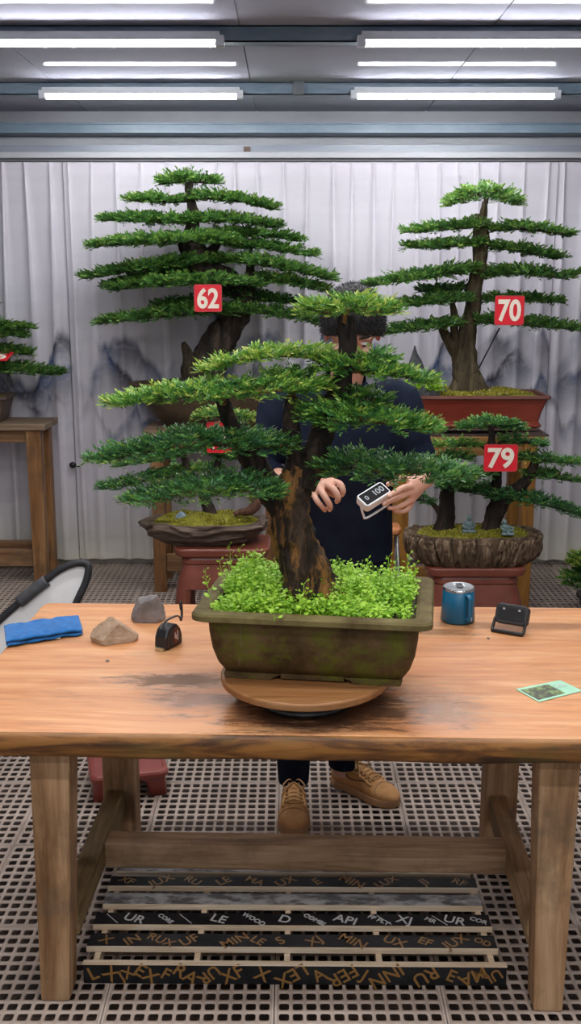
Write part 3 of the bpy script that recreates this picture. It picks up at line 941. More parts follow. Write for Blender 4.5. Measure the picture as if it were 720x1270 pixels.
# red-brown pedestal stools
M_red = noisy('redbrown_clay', (.16, .038, .022), (.26, .072, .042), 5, .35, .1, 40)
def pedestal(c, hx, hy, h, label):
    t = empty('pedestal_stool', (c[0], c[1], 0), label, 'stool', 'red-brown pedestal stools')
    R = lambda z, k, r=.05: rrect(z, hx * k, hy * k, r, 7)
    MB().loft([R(h - .045, .90), R(h - .038, .97), R(h - .008, 1), R(h, .97)]).build('top_slab', M_red, t, bevel=.003)
    MB().loft([R(h - .085, .80), R(h - .08, .86), R(h - .06, .86), R(h - .045, .82)]).build('waist', M_red, t, bevel=.002)
    # flaring apron with an arched opening in each side
    lv = np.linspace(0, 1, 14)
    prof = lambda s: .84 + .17 * math.sin(min(1, s * 1.7) * PI / 2) - .07 * max(0, s - .55)
    zt = h - .085
    n = 96
    def ring(s, inn):
        z = zt * (1 - s)
        k = prof(s) - inn
        base = np.array(rrect(z, hx * k, hy * k, .055, 23))
        return base
    V, Fq = [], []
    rings_o = [ring(s, 0) for s in lv]
    rings_i = [ring(s, .09) for s in lv]
    m = len(rings_o[0])
    def open_at(p, s):
        z = zt * (1 - s)
        ax, ay = p[0] / hx, p[1] / hy
        u = (p[0] / (hx * .62)) if abs(ay) > abs(ax) * .9 else (p[1] / (hy * .62))
        return abs(u) < 1 and z < zt * .72 * math.sqrt(max(0, 1 - u ** 4))
    mb = MB()
    for i in range(len(lv) - 1):
        for k in range(m):
            k2 = (k + 1) % m
            q = [rings_o[i][k], rings_o[i][k2], rings_o[i + 1][k2], rings_o[i + 1][k]]
            if open_at(sum(q) / 4, (lv[i] + lv[i + 1]) / 2): continue
            qi = [rings_i[i][k], rings_i[i][k2], rings_i[i + 1][k2], rings_i[i + 1][k]]
            mb.add(q + qi, [(0, 1, 2, 3), (7, 6, 5, 4), (0, 4, 5, 1), (1, 5, 6, 2), (2, 6, 7, 3), (3, 7, 4, 0)])
    o = mb.build('arched_body', M_red, t, False, fix=False)
    import bmesh
    b = bmesh.new(); b.from_mesh(o.data)
    bmesh.ops.remove_doubles(b, verts=b.verts, dist=.0004)
    bmesh.ops.recalc_face_normals(b, faces=b.faces)
    b.to_mesh(o.data); b.free()
    return t
dL, dR = 5.10, 4.86
hL = Z(681, dL - .15)
pedestal((X(277, 690, dL), dL), .235, .16, hL, 'red-brown pedestal stool under the slab of the small bonsai behind the grey stone')
hR = Z(704, dR - .13)
pedestal((X(585, 710, dR), dR), .235, .15, hR, 'red-brown pedestal stool under the rugged pot behind the mug')

# low red plastic step under the table
M_rp = noisy('red_plastic', (.24, .045, .035), (.31, .07, .055), 6, .4, .1)
t = empty('step_stool', (X(157, 965, 3.45), 3.46, 0), 'low red plastic step stool on the floor behind the table leg', 'stool', None, math.radians(14))
MB().loft([rrect(z, .135 * k, .135 * k, .035, 8) for z, k in ((.068, 1.0), (.082, 1.0), (.090, .95), (.091, .90), (.087, .87), (.087, .3))]).build('seat', M_rp, t, bevel=.002)
for sx in (-1, 1):
    for sy in (-1, 1):
        cx, cy = sx * .085, sy * .085
        MB().loft([rrect(z, .04 * k, .04 * k, .016, 5, cx + sx * g, cy + sy * g) for z, k, g in ((0, .8, .012), (.05, .85, .005), (.07, 1.0, 0))]).build('leg', M_rp, t, True)
for a in range(4):
    q = MB().prism([(-.09, .07), (.09, .07), (.09, .045), (.06, .05), (.035, .062), (-.035, .062), (-.06, .05), (-.09, .045)], 1, -.122, -.114).build('skirt', M_rp, t)
    q.rotation_euler = (0, 0, a * PI / 2)

# small orange stool behind the person
M_or = noisy('orange_seat', (.50, .17, .06), (.60, .23, .09), 5, .5)
dO = 5.0
zo = Z(652, dO)
t = empty('stool', (X(477, 655, dO), dO, 0), 'small stool with orange seat and thin metal legs behind the person', 'stool')
MB().loft([rrect(z, .075 * k, .075 * k, .03, 6) for z, k in ((zo - .03, .94), (zo - .024, 1), (zo - .005, 1), (zo, .95))]).build('seat', M_or, t, True)
ms = mat('grey_steel_leg', (.30, .30, .30), .35, .7)
for sx in (-1, 1):
    for sy in (-1, 1):
        MB().tube([(sx * .085, sy * .085, 0), (sx * .055, sy * .055, zo - .028)], .007, 8).build('leg', ms, t, True)

# white board with a black tube round its edge, leaning beside the table
def board():
    d = 3.50
    m = noisy('white_board', (.82, .80, .78), (.90, .89, .87), 5, .4, .05)
    m2 = noisy('yellowed_board', (.62, .55, .42), (.72, .66, .54), 5, .45, .05)
    px = [(104, 699), (110, 704), (107, 722), (97, 744), (78, 786), (50, 836), (12, 888), (-30, 926), (-66, 944), (-90, 946), (-98, 930), (-86, 896), (-60, 850), (-36, 814), (-8, 778), (20, 752), (48, 728), (72, 709), (92, 700)]
    yb = d + .10
    pts = np.array([P(a, b, d + (950 - b) / 250 * .10) for a, b in px])
    o = np.array([pts[:, 0].mean(), d, 0])
    t = empty('rimmed_board', tuple(o), 'white leaf-shaped board with a black tube rim, leaning behind the table at left', 'board')
    sp = spline(np.vstack([pts, pts[:1]]), 5)[:-1]
    sp[:, 2] = np.maximum(sp[:, 2], .012)
    back = sp + np.array([0, .03, .0])
    MB().loft([sp, back]).build('panel', m, t, off=o)
    n = len(sp)
    rim = np.vstack([sp[int(n * .72):], sp[:int(n * .42)]]) + np.array([0, -.004, .004])
    rim[:, 2] = np.maximum(rim[:, 2], .016)
    MB().tube(rim, .0135, 12).build('tube_rim', RUBBER, t, True, off=o)
    sl = spline([P(24, 748, d + .075), P(42, 733, d + .082), P(58, 721, d + .09)], 6) + np.array([0, -.004, .004])
    MB().tube(sl, .022, 16).build('foam_sleeve', noisy('grey_foam', (.05, .05, .055), (.085, .085, .09), 30, .7), t, True, off=o)
board()
# ================================================================== BONSAI
def leaf_mat(name, stops, rough=.42):
    m = mat(name, stops[len(stops) // 2][1], rough, 0, .4)
    a = nd(m, 'ShaderNodeAttribute', attribute_name='tone')
    c = ramp(m, a.outputs['Fac'], stops)
    b = bsdf(m)
    lk(m, c, b.inputs['Base Color'])
    tl = nd(m, 'ShaderNodeBsdfTranslucent')
    lk(m, c, tl.inputs['Color'])
    mx = nd(m, 'ShaderNodeMixShader')
    mx.inputs[0].default_value = .25
    lk(m, b.outputs[0], mx.inputs[1]); lk(m, tl.outputs[0], mx.inputs[2])
    lk(m, mx.outputs[0], m.node_tree.nodes['Material Output'].inputs['Surface'])
    return m
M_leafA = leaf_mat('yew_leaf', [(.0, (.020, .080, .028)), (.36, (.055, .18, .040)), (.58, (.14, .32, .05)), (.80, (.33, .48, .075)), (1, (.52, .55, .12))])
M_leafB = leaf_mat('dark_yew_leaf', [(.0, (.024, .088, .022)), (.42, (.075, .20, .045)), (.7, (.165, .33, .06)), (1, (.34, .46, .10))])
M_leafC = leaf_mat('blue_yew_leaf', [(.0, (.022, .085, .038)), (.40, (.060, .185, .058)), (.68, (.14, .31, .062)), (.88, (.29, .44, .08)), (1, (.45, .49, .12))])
M_bark = None
def bark_mat(name, dark, midc, light, patch=None, sc=1.0, plo=.52, phi=.62):
    m = mat(name, midc, .8, 0, .3)
    v = coords(m, (20 * sc, 20 * sc, 2.6 * sc))
    f = noise_tex(m, v, 1.5, 8, .68, .7)
    c = ramp(m, f, [(.34, dark), (.52, midc), (.72, light)])
    if patch:
        g = noise_tex(m, coords(m, (9 * sc, 9 * sc, 2.2 * sc)), 1.6, 8, .70, 1.2)
        c = mix(m, ramp(m, g, [(plo, (0, 0, 0)), (phi, (1, 1, 1))]), c, patch)
    color(m, c)
    bump(m, f, .8, .02)
    return m
M_barkM = bark_mat('bonsai_bark_flaking', (.010, .007, .005), (.045, .027, .017), (.13, .085, .055), (.34, .155, .04), 1.0, .47, .57)
M_barkU = bark_mat('bonsai_bark_dark', (.008, .006, .005), (.026, .017, .013), (.085, .055, .04))
M_barkB = bark_mat('bonsai_bark_brown', (.010, .008, .006), (.040, .028, .021), (.12, .088, .064), None, .7)
M_barkG = bark_mat('bonsai_bark_olive', (.018, .013, .007), (.075, .055, .028), (.19, .15, .085), None, .7)

def foliage(name, parent, off, spine, ht, hd, ntw, L, ll, lw, m, tone0=.35, K=11, seed=1, droop=0.0, flat=1.0):
    """a flat cloud of leafy twigs along a spine; every leaf is a small folded blade"""
    r = np.random.default_rng(seed)
    spine = np.asarray(spine, float); ht = np.asarray(ht, float)
    seg = np.r_[0, np.cumsum(np.linalg.norm(np.diff(spine, axis=0), axis=1))]
    tot = seg[-1]; sn = seg / tot
    s = r.random(ntw)
    s = .5 + (s - .5) * 1.0
    c = np.stack([np.interp(s, sn, spine[:, k]) for k in range(3)], 1)
    h = np.interp(s, sn, ht)
    e = np.sqrt(np.clip(1 - (2 * s - 1) ** 2, 0, 1)) * .9 + .10
    ph = r.random(4) * 6.28
    lob = 1 + .22 * np.sin(s * 17 + ph[0]) + .15 * np.sin(s * 31 + ph[1])
    a = np.sqrt(r.random(ntw)) * np.where(r.random(ntw) < .5, -1, 1) * (.55 + .45 * r.random(ntw))
    b = (r.random(ntw) * 2 - 1) * np.sqrt(np.clip(1 - a * a * .8, .05, 1))
    b = np.where(r.random(ntw) < .35, np.abs(b), b)
    lump = .75 + .5 * (.5 + .5 * np.sin(s * 23 + a * 3 + ph[2]) * np.sin(s * 11 + a * 5 + ph[3]))
    base = c + np.c_[np.zeros(ntw), a * hd * e * lob, b * h * lump * .8 * flat - droop * (a * e) ** 2 * hd]
    sx = np.sign(spine[-1, 0] - spine[0, 0])
    end = (2 * s - 1)
    ax = sx * (end * 1.1 + np.sign(end) * np.abs(end) ** 3 * 1.2) + r.normal(0, .55, ntw)
    ay = a * 1.5 + r.normal(0, .5, ntw)
    n2 = np.hypot(ax, ay) + 1e-6
    el = .18 + .38 * b + r.normal(0, .18, ntw)
    d = np.c_[ax / n2 * np.cos(el), ay / n2 * np.cos(el), np.sin(el)]
    tl = L * (.55 + .6 * r.random(ntw))
    base -= d * (tl * .55)[:, None]
    k = np.arange(K)
    t = (k + .5) / K
    side = np.where(k % 2 == 0, 1.0, -1.0)
    W = np.cross(d, np.array([0, 0, 1.0])); W /= np.linalg.norm(W, axis=1)[:, None] + 1e-9
    U = np.cross(W, d)
    pos = base[:, None] + d[:, None] * (tl[:, None] * t[None])[..., None]
    roll = r.normal(0, .7, (ntw, K))
    sw = W[:, None] * (side[None] * np.cos(roll))[..., None] + U[:, None] * (np.abs(np.sin(roll)) * .7 + .15)[..., None]
    fw = .55 + .9 * t ** 2
    ld = d[:, None] * fw[None, :, None] + sw * (1.0 - .6 * t ** 3)[None, :, None] + r.normal(0, .16, (ntw, K, 3))
    ld /= np.linalg.norm(ld, axis=2)[..., None]
    up = np.array([0, 0, 1.0]) + r.normal(0, .45, (ntw, K, 3))
    lw_ = np.cross(ld, up); lw_ /= np.linalg.norm(lw_, axis=2)[..., None] + 1e-9
    nn = np.cross(lw_, ld)
    le = (ll * (.7 + .5 * r.random((ntw, K))))[..., None]
    wd = lw * .5
    v0 = pos
    v1 = pos + ld * le * .5 + lw_ * wd + nn * wd * .35
    v2 = pos + ld * le
    v3 = pos + ld * le * .5 - lw_ * wd + nn * wd * .35
    V = np.stack([v0, v1, v2, v3], 2).reshape(-1, 3) - np.asarray(off)
    n = ntw * K
    Q = np.arange(n * 4).reshape(n, 4)
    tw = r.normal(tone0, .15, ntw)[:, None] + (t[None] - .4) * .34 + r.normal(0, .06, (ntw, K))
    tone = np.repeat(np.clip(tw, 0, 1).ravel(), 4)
    return raw_mesh(name, V, Q, None, m, parent, False, tone)

def pix_path(pts, d):
    """rows (px, py[, dd]) -> world points at distance d + dd"""
    return np.array([P(p[0], p[1], d + (p[2] if len(p) > 2 else 0)) for p in pts])

class Bonsai:
    def __init__(s, name, d, loc, label, leafm, barkm, ll, lw, L, dens, group=None):
        s.d, s.loc, s.lm, s.bm, s.ll, s.lw, s.L, s.dens = d, np.array(loc, float), leafm, barkm, ll, lw, L, dens
        s.root = empty(name, tuple(loc), label, 'bonsai', group)
        s.trunks = []
        s.k = int(loc[0] * 100 + loc[1] * 1000) % 997
    def wood(s, name, rows, m=None, n=14, bark=.22, k=7):
        """rows: px, py, radius px[, dd]; one swept trunk"""
        m4 = max(len(q) for q in rows)
        r = spline([tuple(q) + (0,) * (m4 - len(q)) for q in rows], k)
        pts = pix_path([(q[0], q[1], q[3] if len(q) > 3 else 0) for q in r], s.d)
        sc = np.array([scale_at(q[1], s.d) for q in r])
        rad = r[:, 2] * sc
        s.trunks.append((pts, rad))
        return MB().tube(pts, rad, n, None, None, bark).build(name, m or s.bm, s.root, True, off=s.loc)
    def pad(s, spine, dd=0.0, depth=.16, tone=.35, at=None, mul=1.0, droop=.12, m=None, flat=1.0):
        """spine rows: px, py, half thickness px; at: where its branch leaves the wood (px, py)"""
        s.k += 1
        r = spline(spine, 5)
        d = s.d + dd
        sp = pix_path([(q[0], q[1]) for q in r], d)
        sc = scale_at(r[0, 1], d)
        ht = r[:, 2] * sc
        ln = np.linalg.norm(np.diff(sp, axis=0), axis=1).sum()
        ntw = max(30, int(ln * depth * 2 * s.dens * mul))
        o = foliage('foliage_pad', s.root, s.loc, sp, ht, depth, ntw, s.L, s.ll, s.lw, m or s.lm, tone, 11, s.k, droop, flat)
        # woody ribs inside the pad, and the branch that carries it
        b = MB()
        rib = sp + np.array([0, 0, -1.0]) * (ht * .45)[:, None]
        rr = np.interp(np.linspace(0, 1, len(rib)), [0, .5, 1], [.0022, .0075, .0022]) * (sc / .002) ** .5 * .8
        b.tube(rib, rr, 6)
        q = random.Random(s.k)
        for i in range(2, len(rib) - 2, 2):
            for sg in (-1, 1):
                e = rib[i] + np.array([(rib[-1] - rib[0])[0] * q.uniform(-.08, .08), sg * depth * .62 * math.sin(PI * i / len(rib)), ht[i] * .5])
                mid = (rib[i] + e) / 2 + np.array([0, 0, -.006])
                b.tube(spline([rib[i], mid, e], 3), np.linspace(rr[i] * .6, .0015, 7), 5)
        if at is not None:
            a = P(at[0], at[1], s.d)
            j = int(np.argmin(np.linalg.norm(rib - a, axis=1) + np.abs(np.arange(len(rib)) - len(rib) / 2) * .004))
            e = rib[j]
            m1 = a * .55 + e * .45 + np.array([0, 0, -.12 * np.linalg.norm(e - a) * (1 if e[2] > a[2] else -.6)])
            R = max(rr[j] * 1.25, .006)
            b.tube(spline([a, m1, e], 6), np.linspace(R * 1.5, R, 13), 8, None, None, .15)
        b.build('branch', s.bm, s.root, True, off=s.loc)
        return o

def numerals(text, px0, py0, px1, py1, d, label, rz=0, tilt=0, txt=True, rr=.012):
    c = P((px0 + px1) / 2, (py0 + py1) / 2, d)
    sc = scale_at((py0 + py1) / 2, d)
    hx, hz = (px1 - px0) / 2 * sc, (py1 - py0) / 2 * sc
    t = empty('number_sign', tuple(c), label, 'sign', 'red number signs on the bonsai', rz)
    o = MB().loft([[(x, y, z) for x, z, _ in rrect(0, hx, hz, rr)] for y in (-.002, .002)]).build('plate', M_sign, t)
    e = MB()
    ro, ri = rrect(0, hx, hz, rr), rrect(0, hx - .0035, hz - .0035, rr * .8)
    e.loft([[(x, -.0021, z) for x, z, _ in ro], [(x, -.0032, z) for x, z, _ in ro], [(x, -.0032, z) for x, z, _ in ri], [(x, -.0021, z) for x, z, _ in ri]], False, False)
    e.build('border', M_signb, t)
    me = text_mesh(text, 1.0, .0008, .03)
    co = np.array([v.co[:] for v in me.vertices])
    w_, h_ = np.ptp(co[:, 0]), np.ptp(co[:, 1])
    mid = (co.max(0) + co.min(0)) / 2
    kx, ky = hx * 1.56 / w_, hz * 1.52 / h_
    for v, q in zip(me.vertices, co):
        v.co = ((q[0] - mid[0]) * kx, (q[1] - mid[1]) * ky, q[2])
    n = link('numerals', me, M_num, t)
    n.rotation_euler = (PI / 2, 0, 0); n.location = (0, -.0034, 0)
    if tilt: t.rotation_euler = (tilt, 0, rz)
    return t
M_sign = noisy('sign_red', (.66, .006, .018), (.74, .010, .024), 8, .35, 0)
M_signb = mat('sign_border', (.50, .04, .045), .4)
M_num = mat('sign_cream', (.86, .76, .62), .5)
M_moss = noisy('moss', (.20, .19, .012), (.44, .40, .04), 30, .9, .9, 120, (1, 1, 1), .3, .7, .02)
M_earth = noisy('pot_soil', (.02, .014, .010), (.06, .042, .028), 30, .9, .6)
def mound(name, parent, c, rx, ry, hz, seed, m, off, n=40, sq=2.0):
    V, f = [], []
    for j in range(n + 1):
        for i in range(n + 1):
            u, v = i / n * 2 - 1, j / n * 2 - 1
            # square to superellipse disc
            x, y = u * math.sqrt(1 - v * v / 2), v * math.sqrt(1 - u * u / 2)
            if sq > 2: x, y = x * (1 - .0) * .3 + u * .7, y * .3 + v * .7
            k = max(0, 1 - max(abs(u), abs(v)) ** 2)
            z = hz * k ** .7 * (.75 + .5 * noise.noise(Vector((u * 1.6, v * 1.6, seed)))) + .005 * noise.noise(Vector((u * 9, v * 9, seed + 3)))
            V.append((c[0] + x * rx, c[1] + y * ry, c[2] + z))
    for j in range(n):
        for i in range(n):
            a = j * (n + 1) + i
            f.append((a, a + 1, a + n + 2, a + n + 1))
    return MB().add(V, f).build(name, m, parent, True, off=off, fix=False)
def moss_tufts(parent, off, c, rx, ry, hz, n, seed, m, sz=.008):
    """fuzzy nap of the moss"""
    r = np.random.default_rng(seed)
    ang, rad = r.random(n) * 2 * PI, np.sqrt(r.random(n)) * .96
    x, y = np.cos(ang) * rad, np.sin(ang) * rad
    k = np.clip(1 - np.maximum(abs(x), abs(y)) ** 2, 0, 1) ** .7
    b = np.c_[c[0] + x * rx, c[1] + y * ry, c[2] + k * hz * (.75 + .25 * np.sin(x * 7 + seed) * np.sin(y * 5)) - .002]
    d = r.normal(0, .6, (n, 3)); d[:, 2] = 1
    d /= np.linalg.norm(d, axis=1)[:, None]
    w_ = np.cross(d, r.normal(0, 1, (n, 3))); w_ /= np.linalg.norm(w_, axis=1)[:, None]
    L = sz * (.6 + .9 * r.random(n))[:, None]
    V = np.stack([b, b + d * L * .5 + w_ * sz * .3, b + d * L, b + d * L * .5 - w_ * sz * .3], 1).reshape(-1, 3) - np.asarray(off)
    o = raw_mesh('moss_nap', V, np.arange(n * 4).reshape(n, 4), None, m, parent, False, np.repeat(r.random(n), 4))
    o['kind'] = 'stuff'
    return o
M_nap = leaf_mat('moss_nap', [(.0, (.18, .175, .014)), (.5, (.40, .37, .03)), (.85, (.55, .48, .06)), (1, (.80, .72, .40))], .8)

# ---------------------------------------------------------------- the big bonsai on the table
PROT = math.radians(-8.0)
PC = np.array([.070, 2.47])
PZ0 = TTZ + .001
big = Bonsai('bonsai', 2.46, (PC[0], PC[1], PZ0), 'big bonsai in a mossy brown rectangular pot on the turntable', M_leafA, M_barkM, .0155, .0050, .05, 5200)
M_pot = None
def pot_mat():
    m = mat('mossy_brown_pot', (.12, .08, .05), .6, 0, .18)
    f = noise_tex(m, coords(m, (1, 1, 1)), 11, 8, .66, .3)
    c = ramp(m, f, [(.3, (.032, .019, .008)), (.5, (.085, .052, .020)), (.72, (.15, .095, .042))])
    g = noise_tex(m, coords(m, (1, 1, 1.4)), 9, 7, .75)
    c = mix(m, ramp(m, g, [(.50, (0, 0, 0)), (.64, (.85, .85, .85))]), c, (.10, .115, .010))
    dr = noise_tex(m, coords(m, (26, 26, 2.2)), 1.2, 5, .7)
    c = mix(m, ramp(m, dr, [(.60, (0, 0, 0)), (.70, (.5, .5, .5))]), c, (.22, .17, .12))
    color(m, c)
    bump(m, g, .35, .006)
    return m
M_pot = pot_mat()
M_rim = noisy('worn_olive_rim', (.085, .056, .022), (.19, .155, .060), 9, .65, .3, 70, (1, 1, 1), .35, .65, .01, .12)
pm = Matrix.Rotation(PROT, 4, 'Z')
ring = lambda z, hx, hy, r: rrect(z, hx, hy, r, 6)
body = MB().loft([ring(.012, .205, .128, .02), ring(.014, .214, .135, .025), ring(.038, .229, .149, .03), ring(.072, .240, .159, .033), ring(.115, .246, .165, .034), ring(.148, .248, .167, .034),
                  ring(.150, .230, .149, .03), ring(.10, .224, .144, .03)]).build('pot_body', M_pot, big.root, True)
body.data.set_sharp_from_angle(angle=.9)
rim = MB().loft([ring(.148, .247, .166, .03), ring(.153, .271, .190, .030), ring(.157, .279, .198, .030), ring(.169, .2795, .1985, .030), ring(.174, .275, .194, .028), ring(.1745, .247, .166, .026), ring(.170, .239, .158, .024), ring(.146, .236, .155, .024)]).build('pot_rim', M_rim, big.root)
for sx in (-1, 1):
    for sy in (-1, 1):
        fo = MB().prism([(sx * .208, .0), (sx * .10, .0), (sx * .09, .008), (sx * .075, .014), (sx * .205, .016), (sx * .212, .012)], 1, sy * .128 - .012, sy * .128 + .012).build('foot', M_pot, big.root)
        fo.rotation_euler = (0, 0, PROT)
MB().box(-.075, .075, -.137, -.113, .004, .016).build('foot_band', M_pot, big.root).rotation_euler = (0, 0, PROT)
so = mound('soil', big.root, (0, 0, .150), .232, .151, .012, 3, M_earth, (0, 0, 0), 30, 3)
for o in (body, rim, so): o.rotation_euler = (0, 0, PROT)
# trunk: thick leaning base that forks in three
big.wood('trunk', [(384, 744, 48, .0), (381, 724, 34), (374, 697, 28), (366, 668, 26), (360, 642, 25), (360, 616, 24), (365, 596, 19), (372, 578, 14)], M_barkM, 34, .30, 9)
big.wood('trunk_fork', [(354, 642, 16), (337, 612, 16), (321, 586, 16), (308, 562, 15), (296, 544, 12), (288, 530, 10), (280, 510, 9), (275, 492, 7)], M_barkU, 20, .25, 8)
big.wood('trunk_fork', [(367, 600, 17), (366, 575, 12.5), (363, 545, 10), (361, 515, 9.5), (362, 492, 8)], M_barkU, 18, .25, 8)
big.wood('trunk_fork', [(374, 602, 18), (388, 572, 16.5), (398, 545, 15), (407, 515, 14), (418, 488, 13), (426, 462, 12), (428, 436, 8), (424, 410, 5), (421, 392, 3.5)], M_barkU, 20, .28, 8)
big.wood('trunk_fork', [(430, 452, 7), (436, 432, 6), (437, 410, 5), (435, 392, 4)], M_barkU, 12, .3, 6)
# dead stub on the trunk
big.pad([(376, 383, 10), (405, 381, 14), (435, 378, 14), (465, 380, 13), (492, 386, 6)], 0, .115, .54, (424, 400), 1.1)
big.pad([(249, 461, 3), (275, 450, 5), (310, 441, 8), (345, 436, 10), (385, 438, 12), (410, 446, 12)], .02, .085, .62, (424, 455), 1.0)
big.pad([(392, 448, 13), (420, 452, 16), (455, 455, 15), (485, 459, 11), (512, 465, 7), (538, 473, 3)], 0, .115, .46, (426, 456), 1.05)
big.pad([(448, 446, 6), (470, 440, 8), (492, 448, 6)], -.02, .06, .4, (428, 450))
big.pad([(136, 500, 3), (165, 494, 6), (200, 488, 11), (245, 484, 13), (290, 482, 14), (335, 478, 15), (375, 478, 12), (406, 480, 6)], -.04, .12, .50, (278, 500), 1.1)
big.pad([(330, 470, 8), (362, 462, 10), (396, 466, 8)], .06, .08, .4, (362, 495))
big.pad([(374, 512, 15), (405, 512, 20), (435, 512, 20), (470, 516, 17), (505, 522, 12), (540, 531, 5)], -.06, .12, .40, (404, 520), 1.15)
big.pad([(414, 492, 7), (445, 488, 11), (480, 498, 8)], .02, .08, .36, (412, 500))
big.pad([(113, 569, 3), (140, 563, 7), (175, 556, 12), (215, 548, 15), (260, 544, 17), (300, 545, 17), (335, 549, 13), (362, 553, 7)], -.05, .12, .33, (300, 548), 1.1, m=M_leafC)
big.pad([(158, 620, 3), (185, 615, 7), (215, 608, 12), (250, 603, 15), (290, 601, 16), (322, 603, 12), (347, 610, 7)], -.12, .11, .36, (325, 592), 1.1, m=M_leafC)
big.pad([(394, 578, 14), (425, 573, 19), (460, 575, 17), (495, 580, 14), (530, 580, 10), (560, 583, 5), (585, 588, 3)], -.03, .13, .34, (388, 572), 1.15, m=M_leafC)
# bound wire spiralling on the forks
wr = []
for t in np.linspace(0, 1, 70):
    q = P(362 + math.cos(t * 9) * 0, 492 + t * 70, 2.46)
    a = t * 6 * PI
    wr.append(q + np.array([math.cos(a) * .021, math.sin(a) * .021, 0]))
MB().tube(wr, [.0016] * 70, 6).build('training_wire', BLACK, big.root, True, off=big.loc)

# weeds that fill the pot
def weeds():
    r = np.random.default_rng(11)
    V, Fc, tone = [], [], []
    def leafdisc(c, nrm, rad, tn):
        u = np.cross(nrm, r.normal(0, 1, 3)); u /= np.linalg.norm(u) + 1e-9
        w_ = np.cross(nrm, u)
        b = len(V)
        for a, k in ((0, 1.25), (1.05, .9), (2.1, .85), (3.14, 1.0), (4.2, .85), (5.25, .9)):
            V.append(c + (u * math.cos(a) * k + w_ * math.sin(a) * .8) * rad); tone.append(tn)
        Fc.append(tuple(range(b, b + 6)))
    def stem(a, e, rad, tn):
        d = e - a
        u = np.cross(d, (0, 1.0, .2)); u /= np.linalg.norm(u) + 1e-9
        w_ = np.cross(d, u); w_ /= np.linalg.norm(w_) + 1e-9
        b = len(V)
        for p, k in ((a, 1), (e, .6)):
            for g in range(3):
                V.append(p + (u * math.cos(g * 2.09) + w_ * math.sin(g * 2.09)) * rad * k); tone.append(tn)
        for g in range(3):
            Fc.append((b + g, b + (g + 1) % 3, b + 3 + (g + 1) % 3, b + 3 + g))
    cR, sR = math.cos(PROT), math.sin(PROT)
    def local(x, y): return x * cR - y * sR, x * sR + y * cR
    for i in range(900):
        x, y = r.uniform(-.222, .222), r.uniform(-.143, .143)
        X0, Y0 = local(x, y)
        if math.hypot(X0 - .005, Y0) < .045: continue
        edge = max(abs(x) / .222, abs(y) / .143)
        if x > .15 and r.random() < .45: continue
        H = r.uniform(.022, .076) * (1.0 if y > -.05 else .62) * (1.1 if x < .08 else .9)
        g = np.array([X0, Y0, .154])
        tn0 = r.uniform(.25, .8)
        for k in range(r.integers(4, 8)):
            a = r.uniform(0, 2 * PI)
            sp = r.uniform(.01, .032)
            e = g + np.array([math.cos(a) * sp, math.sin(a) * sp, H * r.uniform(.55, 1.15)])
            stem(g, e, .0008, tn0)
            nl = r.integers(4, 8)
            for q in range(nl):
                t = (q + 1.5) / (nl + .5)
                c = g + (e - g) * t
                sd = 1 if q % 2 else -1
                c = c + np.array([-math.sin(a) * sd, math.cos(a) * sd, .1]) * .0055 * (1 if q < nl - 1 else 0)
                leafdisc(c, np.array([r.normal(0, .4), r.normal(-.1, .4), 1.0]), r.uniform(.0030, .0056), np.clip(tn0 + r.normal(0, .12), 0, 1))
    o = MB().add(np.array(V), Fc).build('weeds', M_weed, big.root, False, fix=False)
    at = o.data.attributes.new('tone', 'FLOAT', 'POINT')
    at.data.foreach_set('value', np.array(tone, np.float32))
    o['kind'] = 'stuff'
    o['label'] = 'bright green weeds filling the pot'
    # taller flowering sprigs, one by one
    for (bx, by, tx, ty) in ((290, 715, 284, 676), (300, 712, 297, 680), (312, 716, 307, 690), (322, 710, 315, 684), (281, 722, 272, 696), (262, 735, 254, 708), (300, 745, 301, 700),
                             (478, 715, 482, 690), (500, 712, 507, 688), (492, 718, 490, 697), (460, 712, 455, 694), (440, 712, 432, 697), (510, 722, 515, 700), (372, 752, 377, 724), (340, 756, 338, 728), (452, 750, 458, 716)):
        V.clear(); Fc.clear(); tone.clear()
        dd = 2.46 + (724 - by) * .0055
        a, e = P(bx, by, dd) - big.loc, P(tx, ty, dd) - big.loc
        a[2] = max(.152, min(a[2], .165))
        stem(a, e, .0011, .6)
        for q in range(9):
            t = .45 + .55 * q / 8
            c = a + (e - a) * t
            an = q * 2.4
            tip = c + np.array([math.cos(an) * .011, math.sin(an) * .008, .011]) * (1.25 - .6 * t)
            stem(c, tip, .0005, .6)
            leafdisc(tip, r.normal(0, 1, 3), .0026, .8)
            leafdisc(tip + r.normal(0, .002, 3), r.normal(0, 1, 3), .0022, .55)
        for q in range(5):
            c = a + (e - a) * (.1 + .12 * q)
            an = q * 2.1
            tip = c + np.array([math.cos(an) * .014, math.sin(an) * .012, .004])
            stem(c, tip, .0006, .5)
            leafdisc(tip, np.array([r.normal(0, .5), -.4, 1.0]), .006, .6)
        o = MB().add(np.array(V), list(Fc)).build('weed_sprig', M_weed, big.root, False, fix=False)
        at = o.data.attributes.new('tone', 'FLOAT', 'POINT')
        at.data.foreach_set('value', np.array(tone, np.float32))
M_weed = leaf_mat('weed_leaf', [(.0, (.20, .40, .030)), (.45, (.36, .64, .045)), (.8, (.52, .78, .085)), (1, (.68, .84, .22))], .5)
weeds()

